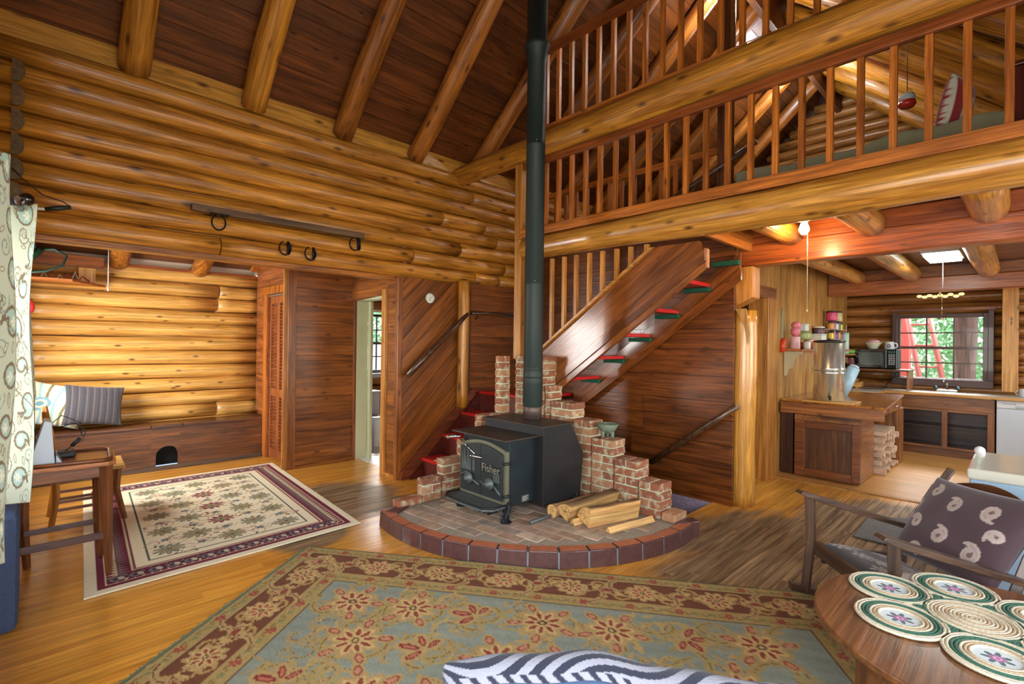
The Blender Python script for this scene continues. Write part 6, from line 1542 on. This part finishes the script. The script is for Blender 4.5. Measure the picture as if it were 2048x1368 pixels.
b = B(); b.cyl((9.0, .82, 2.24), (9.0, .82, 2.598), .012); b.cyl((9.0, .80, 1.93), (9.0, .80, 2.23), .004); b.ell((9.0, .80, 1.92), .05, .05, .018, 14, 6); obj('stem', b, CHROME, t)

# ---- side room behind the doorway
b = B(); b.box(6.2, 8.4, 4.2, 4.48, 1.0, 1.03); b.box(6.2, 8.4, 4.2, 4.48, .55, .58); b.box(6.2, 6.23, 4.2, 4.48, 0, 1.03); b.box(8.37, 8.4, 4.2, 4.48, 0, 1.03)
tag(obj('store_shelf', b, PALE('X'), None, .003), 'plain wooden store shelf seen through the gap beside the log post', 'shelf')
for k, (c, n_, hh) in enumerate((((210, 214, 220), 'white', .24), ((170, 30, 30), 'red', .2), ((40, 60, 120), 'blue', .22), ((220, 190, 140), 'beige', .18))):
    b = B(); b.box(6.45+.42*k, 6.75+.42*k, 4.22, 4.42, 1.032, 1.032+hh); tag(obj('storage_box', b, PT('store_'+n_, c), None, .01), '%s storage box on the store shelf beyond the log post' % n_, 'box')
    b = B(); b.box(6.45+.42*k, 6.75+.42*k, 4.22, 4.42, .582, .58+hh); tag(obj('storage_box', b, PT('store2_'+n_, tuple(255-x for x in c)), None, .01), 'folded %s bundle on the lower store shelf board' % ('dark', 'teal', 'yellow', 'navy')[k], 'box')

# ================================================================== LOFT THINGS
t = thing('loft_bed', 'low bed with ribbed grey green cover behind the lower loft railing', 'bed', (4.9, .9, 2.65))
b = B(); b.box(4.22, 5.9, .12, 1.66, 2.648, 2.76); obj('mattress', b, plain('mattress', (150, 140, 120), .9), t, .03)
cv = Cv(1.6, 1.75, .015, (126, 122, 92))
for k in range(60): cv.rect(0, 1.6, .03*k, .03*k+.010, (104, 100, 74))
def pos(gx, gy):
    q = np.clip(gx/.28, 0, 1)
    return 4.205+np.clip(gx-.28, 0, 9), .08+gy*.92, np.where(gx < .28, 2.66+gx*1.0, 2.94)+.02*np.sin(gy*4)+.012*np.sin(gy*13)
cloth('bed_cover', cv, pos, cloth_mat('bed_cloth', .9, .5, .2, 120), .012, t)
b = B(); b.box(4.62, 4.68, -.20, .075, 2.648, 3.36); b.box(4.60, 4.70, -.22, .09, 3.362, 3.39); tag(obj('bed_headboard', b, wood('headboard_red', (104, 40, 30), (70, 24, 18), 'Z', .3, .3, .05, 0), None, .004), 'tall dark red headboard panel at the right end of the loft bed', 'headboard')
cv = Cv(.4, .4, .01, (150, 26, 32))
cv.frame(.0, .03, (196, 190, 170)); cv.frame(.12, .145, (206, 200, 180)); cv.frame(.145, .17, (150, 26, 32))
M = frame_mat((4.50, .34, 3.12), (1, -.25, 0), (.12, -.25, 1)); pillow('pillow', cv, (.34, .40), .07, M, 'red pillow with pale squares on the loft bed against the headboard', 'pillow', (140, 26, 30))
t = thing('bird_feeder', 'red and clear glass hummingbird feeder hanging behind the loft railing', 'feeder', (5.4, .72, 3.6))
b = B(); b.lathe([(.0, 0), (.05, .0), (.065, .02), (.06, .05), (.0, .05)], (5.4, .72, 3.58), 20); obj('base', b, plain('feeder_red', (186, 40, 30), .3, 0, .4), t)
b = B(); b.lathe([(.05, .051), (.06, .08), (.05, .11), (.015, .12), (0, .12)], (5.4, .72, 3.58), 20); obj('globe', b, plain('feeder_glass', (190, 200, 200), .1, 0, .6), t)
b = B(); b.cyl((5.4, .72, 3.70), (5.4, .72, 4.55), .003, None, 6); obj('string', b, BLACKM, t)
b = B(); b.box(6.2, 6.7, 2.6, 3.9, 2.648, 3.35); tag(obj('storage_cabinet', b, plain('mint_paint', (150, 172, 140), .5), None, .01), 'pale green cabinet in the loft seen between the lower balusters', 'cabinet')
b = B(); b.box(5.6, 5.64, 3.95, 4.5, 2.648, 3.2); b.box(5.58, 5.599, 3.93, 4.52, 2.65, 3.22); tag(obj('framed_panel', b, plain('dark_frame', (40, 34, 34), .4), None, .005), 'dark framed panel leaning in the loft behind the balusters', 'frame')
# ================================================================== FRONT: DOOR MAT, ROCKER, TABLE, DRAPED CHAIR
cv = Cv(.95, .32, .012, (92, 88, 80)); cv.jitter(.7)
tag(cloth('door_mat', cv, bil(Vector((4.69, .60, 0)), Vector((5.62, .60, 0)), Vector((4.69, .94, 0)), Vector((5.35, .96, 0)), .95, .32, .014), cloth_mat('mat_pile', .98, 1.0, .2, 160), .010), 'small dark grey door mat on the worn floor behind the rocker', 'mat')

# rocking chair: local frame, +x = front (towards the stove), y = width
fd = Vector((-.686, .727, 0)).normalized(); wd_ = Vector((-fd.y, fd.x, 0))   # wd_ points to the near side? (rotated +90 deg)
rzR = math.atan2(fd.y, fd.x)
org = Vector((3.34, .90, 0))*.5+Vector((2.82, .41, 0))*.5      # middle of the front edge at arm height
t = thing('rocking_chair', 'dark wooden rocking chair with patterned seat, tipped back, behind the table', 'rocking chair', tuple(org), rzR, None, True)
OX, OZ = OAKD('X'), OAKD('Z'); OY = OAKD('Y')
hw = .345
tilt = math.tan(math.radians(17))
def cobj(name, b, mt, par=t, bv=.004): 
    o = obj(name, b, mt, None, bv); o.parent = par; return o
for s_ in (1, -1):
    y = s_*hw
    b = B(); b.prism([(.06, .635), (.045, .650), (-.62, .455), (-.62, .425), (.0, .605)], y-.035, y+.035, 'Y'); cobj('arm', b, OX)
    b = B(); b.tube([(-.012, y, .615), (-.02, y, .35), (.012, y, .055)], [.034, .032, .03], 4, True, False); cobj('front_leg', b, OZ)
    b = B(); b.tube([(-.50, y*.93, .04), (-.53, y*.93, .30), (-.62, y*.93, .55), (-.80, y*.93, .80)], [.028, .03, .028, .026], 4, True, False); cobj('back_post', b, OZ)
    pts = [(.10-.95*k/16, y, .028+.55*((k/16-.42)**2)*.55) for k in range(17)]
    b = B()
    for i in range(16):
        (xa, _, za), (xb, _, zb_) = pts[i], pts[i+1]; b.prism([(xa, za-.016), (xb, zb_-.016), (xb, zb_+.022), (xa, za+.022)], y-.022, y+.022, 'Y')
    cobj('rocker', b, OX, t, 0)
b = B(); b.box(-.055, -.02, -hw+.03, hw-.03, .285, .365); cobj('seat_rail', b, OY)
b = B(); b.box(-.50, -.06, -hw+.03, -hw+.055, .24, .32); b.box(-.50, -.06, hw-.055, hw-.03, .24, .32); cobj('side_rail', b, OX)
cv = Cv(.6, .5, .008, (50, 46, 44)); random.seed(41)
for k in range(26):
    x, y = random.uniform(.03, .57), random.uniform(.03, .47); cv.petals(x, y, .06, 7, (176, 172, 160), (80, 78, 74), .4, k); cv.spiral(x+.04, y, .04, 1.2, k, .008, (128, 124, 116))
def seatpos(gx, gy):
    u = gx/.6*2-1; v = gy/.5; ed = np.power(np.clip(1-u**6, 0, 1), .5)*np.power(np.clip(1-(2*v-1)**6, 0, 1), .5)
    return -.03-.45*v, u*(hw-.05), .335+.075*ed-.10*v
o = cloth('seat_cushion', cv, seatpos, cloth_mat('seat_cloth', .85, .3, .2, 160), .03); o.parent = t; o['label'] = 'grey and black flower patterned seat cushion'
b = B()
n = 24; pt = []
for k in range(n+1):
    u = -1+2*k/n; pt.append((u*(hw-.0), .70+.10*math.cos(u*PI*.5)**1.2))
low_ = [(u, .62) for u in (hw, -hw)]
M = Matrix.Translation((-.72, 0, .70)) @ Matrix.Rotation(-.56, 4, 'Y') @ Matrix.Translation((0, 0, -.70))
b.prism(pt+[(hw-.0, .585), (-hw, .585)], -.012, .014, 'X', M); cobj('crest_rail', b, wood('oak_rail', (104, 64, 42), (70, 40, 26), 'Y', .35, .3, .05, 0), t, .004)
b = B()
for k in range(6): y = -.25+.1*k; b.box(-.008, .008, y-.02, y+.02, .30, .60, M)
cobj('back_slats', b, OZ)
# throw pillow against the back
random.seed(5)
cv = Cv(.56, .50, .005, (66, 46, 52))
for (x, y, r, an) in ((.10, .40, .034, 0), (.25, .34, .038, .3), (.42, .37, .04, 3.3), (.10, .20, .036, .9), (.27, .16, .04, .1), (.44, .13, .044, .4), (.02, .30, .034, .5), (.50, .26, .034, 2.0), (.18, .05, .034, 1.0)):
    cv.paisley(x, y, r*1.3, an, (150, 136, 130), (176, 160, 150), (96, 76, 76)); cv.paisley(x, y, r*.75, an, (104, 84, 84), (170, 154, 146), None)
Mp = Matrix.Translation(org) @ Matrix.Rotation(rzR, 4, 'Z') @ frame_mat((-.555, .045, .575), (0, 1, 0.0), (-.55, 0, .80)) @ Matrix.Rotation(.06, 4, 'Z')
pillow('throw_pillow', cv, (.60, .50), .075, Mp, 'plum brown pillow with silver paisley embroidery on the rocking chair', 'pillow', (60, 42, 48), wr=.006)

# oval table
t = thing('coffee_table', 'brown oval wooden coffee table in the lower right corner', 'table', (2.46, 0, 0))
TB = wood('table_top', (128, 80, 46), (94, 54, 28), 'X', .28, .4, .05, 0, crough=.2); TZ = wood('table_top', (128, 80, 46), (94, 54, 28), 'Z', .28, .4, .05, 0, crough=.2)
cx, cy, ra, rb = 2.46, -.01, .565, .625
def oval(s_, n=64): return [(cx+ra*s_*math.cos(2*PI*k/n), cy+rb*s_*math.sin(2*PI*k/n)) for k in range(n)]
b = B(); b.prism(oval(1.0), .442, .47, 'Z'); obj('top', b, TB, t, .006)
b = B(); ov = oval(.86); iv_ = oval(.81)
for k in range(64):
    k2 = (k+1) % 64; b.prism([ov[k], ov[k2], iv_[k2], iv_[k]], .37, .441, 'Z')
obj('apron', b, TB, t)
for a in (.62, 1.9+.35, 3.9, 5.4):
    b = B(); x, y = cx+ra*.80*math.cos(a), cy+rb*.80*math.sin(a); b.tube([(x, y, .44), (x+.01*math.cos(a), y+.01*math.sin(a), .2), (x+.03*math.cos(a), y+.03*math.sin(a), .016)], [.045, .036, .026], 4, True, False); obj('leg', b, TZ, t)
# braided placemat of seven rounds
t = thing('placemat', 'braided rope mat of seven joined rounds, green and cream with rose centres, on the table', 'mat', (2.575, .135, .471))
C0 = (2.575, .13); R7 = .275; base_a = math.atan2(.426-.136, 2.647-2.572)
cents = [(C0[0], C0[1], True)]+[(C0[0]+R7*math.cos(base_a+k*PI/3), C0[1]+R7*math.sin(base_a+k*PI/3), False) for k in range(6)]
rope_c = plain('cream_rope', (206, 198, 172), .8, noise=.25, nscale=120, bump=.6); rope_g = plain('green_rope', (60, 104, 84), .8, noise=.25, nscale=120, bump=.6); rope_t = plain('tan_rope', (186, 164, 128), .8, noise=.25, nscale=120, bump=.6)
def ringt(b, x, y, z, r, wr, n=48): b.tube([(x+r*math.cos(2*PI*k/n), y+r*math.sin(2*PI*k/n), z) for k in range(n+1)], wr, 6, False)
for i, (x, y, cen) in enumerate(cents):
    z = .479; wr = .0062
    cl = B(); gl = B(); tl_ = B()
    if cen:
        for k in range(12): ringt(cl if k % 3 else tl_, x, y, z, .010+.0112*k, wr)
        ringt(gl, x, y, z, .144, wr)
        b = B(); b.lathe([(0, .472), (.135, .472), (.135, .476), (0, .476)], (x, y, 0), 32); obj('backing', b, rope_c, t)
    else:
        for k, r in enumerate((.068, .080, .092)): ringt(cl if k != 1 else tl_, x, y, z, r, wr)
        for r in (.104, .116): ringt(gl, x, y, z, r, wr)
        for r in (.128, .139): ringt(cl, x, y, z, r, wr)
        b = B(); b.lathe([(0, .472), (.136, .472), (.136, .475), (0, .475)], (x, y, 0), 36); obj('backing', b, rope_g, t)
        cvm = Cv(.126, .126, .0025, (196, 206, 206)); gxx, gyy = np.meshgrid(cvm.X, cvm.Y)
        for k in range(7): a = k*.9; cvm.ell(.063+.028*math.cos(a), .063+.028*math.sin(a), .016, .008, a, (58, 92, 84))
        for k in range(6): a = k*1.05+.3; cvm.ell(.063+.014*math.cos(a), .063+.014*math.sin(a), .011, .008, a, (150, 96, 140))
        cvm.ell(.063, .063, .013, .011, 0, (206, 150, 188)); cvm.ell(.064, .062, .006, .005, 0, (150, 50, 100))
        def pm(gx, gy, x=x, y=y):
            u = gx/.126*2-1; v = gy/.126*2-1
            uu = u*np.sqrt(1-v*v/2); vv = v*np.sqrt(1-u*u/2)
            return x+uu*.064, y+vv*.064, .4785+0*gx
        # draw in disc space: resample so the flower stays round
        dd_ = cloth('rose_centre', cvm, pm, cloth_mat('felt', .9, .2, .1, 200), .003, t)
    if cl.v: obj('cream_braid', cl, rope_c, t)
    if gl.v: obj('green_braid', gl, rope_g, t)
    if tl_.v: obj('tan_braid', tl_, rope_t, t)
for i in range(6):
    a = base_a+(i+.5)*PI/3; x, y = C0[0]+.160*math.cos(a), C0[1]+.160*math.sin(a)
    gl = B()
    for r in (.006, .017): ringt(gl, x, y, .479, r, .006, 20)
    obj('green_knot', gl, rope_g, t)

# blue chair draped with a zebra blanket, only the top of its back in view
t = thing('upholstered_chair', 'plush blue chair back at the bottom edge under the striped blanket', 'chair', (.9, .5, 0))
pA = Vector((.655, .87, 0)); pB = Vector((1.23, .225, 0)); dA = (pB-pA).normalized(); nA = Vector((dA.y, -dA.x, 0))   # towards the camera
if nA.dot(-pA) < 0: nA = -nA
def backtop(q): return .782+.045*math.exp(-((q-.33)/.27)**2)
PLB = plain('blue_plush', (40, 60, 90), .95, noise=.35, nscale=30, bump=.7, sheen=.5)
b = B(); Lq = (pB-pA).length; n = 20; m_ = 12; vs = []
for i in range(n+1):
    q = i/n; ztop = backtop(q)-.012
    for k in range(m_+1):
        pass
    for s_, off in ((-1, -.055), (1, .055)):
        pass
rows = []
vs = []
for i in range(n+1):
    q = i/n; e_ = min(1, math.sqrt(max(.02, 1-(2*q-1)**10))); ztop = backtop(q)-.012; hh = .036*e_
    p1_ = pA+dA*Lq*q+nA*hh; p2_ = pA+dA*Lq*q-nA*hh
    ring_ = [(p1_.x, p1_.y, .12)]
    for k in range(m_+1):
        a = PI*k/m_; p = pA+dA*Lq*q+nA*(hh*math.cos(a)); ring_.append((p.x, p.y, ztop-.036+.036*math.sin(a)))
    ring_.append((p2_.x, p2_.y, .12)); vs += ring_
w2 = m_+3
fs = [(i*w2+k, i*w2+k+1, (i+1)*w2+k+1, (i+1)*w2+k) for i in range(n) for k in range(w2-1)]
fs += [((i+1)*w2, i*w2, i*w2+w2-1, (i+1)*w2+w2-1) for i in range(n)]+[tuple(range(w2))[::-1], tuple(n*w2+k for k in range(w2))]
b.add(vs, fs, True); obj('back', b, PLB, t)
b = B(); c_s = (pA+pB)/2-nA*.33
b.prism([tuple((pA-nA*.06)[:2]), tuple((pB-nA*.06)[:2]), tuple((pB-nA*.5)[:2]), tuple((pA-nA*.5)[:2])], .25, .42, 'Z'); so_ = obj('seat', b, PLB, t, .03)
for p in (pA-nA*.1+dA*.05, pB-nA*.1-dA*.05, pA-nA*.45+dA*.05, pB-nA*.45-dA*.05):
    b = B(); b.cyl((p.x, p.y, 0), (p.x, p.y, .249), .02, .028, 8); obj('leg', b, DARK('Z'), t)
# blanket: from a little down on the camera side over the top and down the far side
cv = Cv(.92, .42, .002, (112, 114, 124)); gx, gy = np.meshgrid(cv.X, cv.Y)
ph = gy*230+17*np.sin(gx*6.0+1)+5*np.sin(gx*15+gy*16)
st = np.sin(ph*.9) > .0
ph2 = gx*210+5*np.sin(gy*60)
st2 = np.sin(ph2*.8) > .25
mk = np.where(gy < .014, st2, st); cv.a[mk] = srgb(16, 22, 40)[:3]
def pos(gx, gy):
    q = gx/.92; top = .782+.045*np.exp(-((q-.33)/.27)**2)
    s_ = gy+.015                 # 0 at the near shoulder
    a = np.clip(s_/.040, 0, PI); r = .040
    e_ = np.minimum(1, np.sqrt(np.clip(1-(2*q-1)**10, .02, 1)))
    off = r*np.cos(a)*e_; zz = top-.036+r*np.sin(a)
    zz = np.where(s_ < 0, zz+s_, zz); far = s_-.040*PI; zz = np.where(far > 0, zz-far, zz)
    wv = .004*np.sin(gx*30+gy*9)
    return pA.x+dA.x*Lq*q+nA.x*(off+wv), pA.y+dA.y*Lq*q+nA.y*(off+wv), zz+.003*np.sin(gx*23)+.004
tag(cloth('striped_blanket', cv, pos, cloth_mat('blanket_cloth', .95, .5, .1, 200), .006, None, 1), 'fluffy navy and white zebra striped blanket draped over the blue chair', 'blanket')
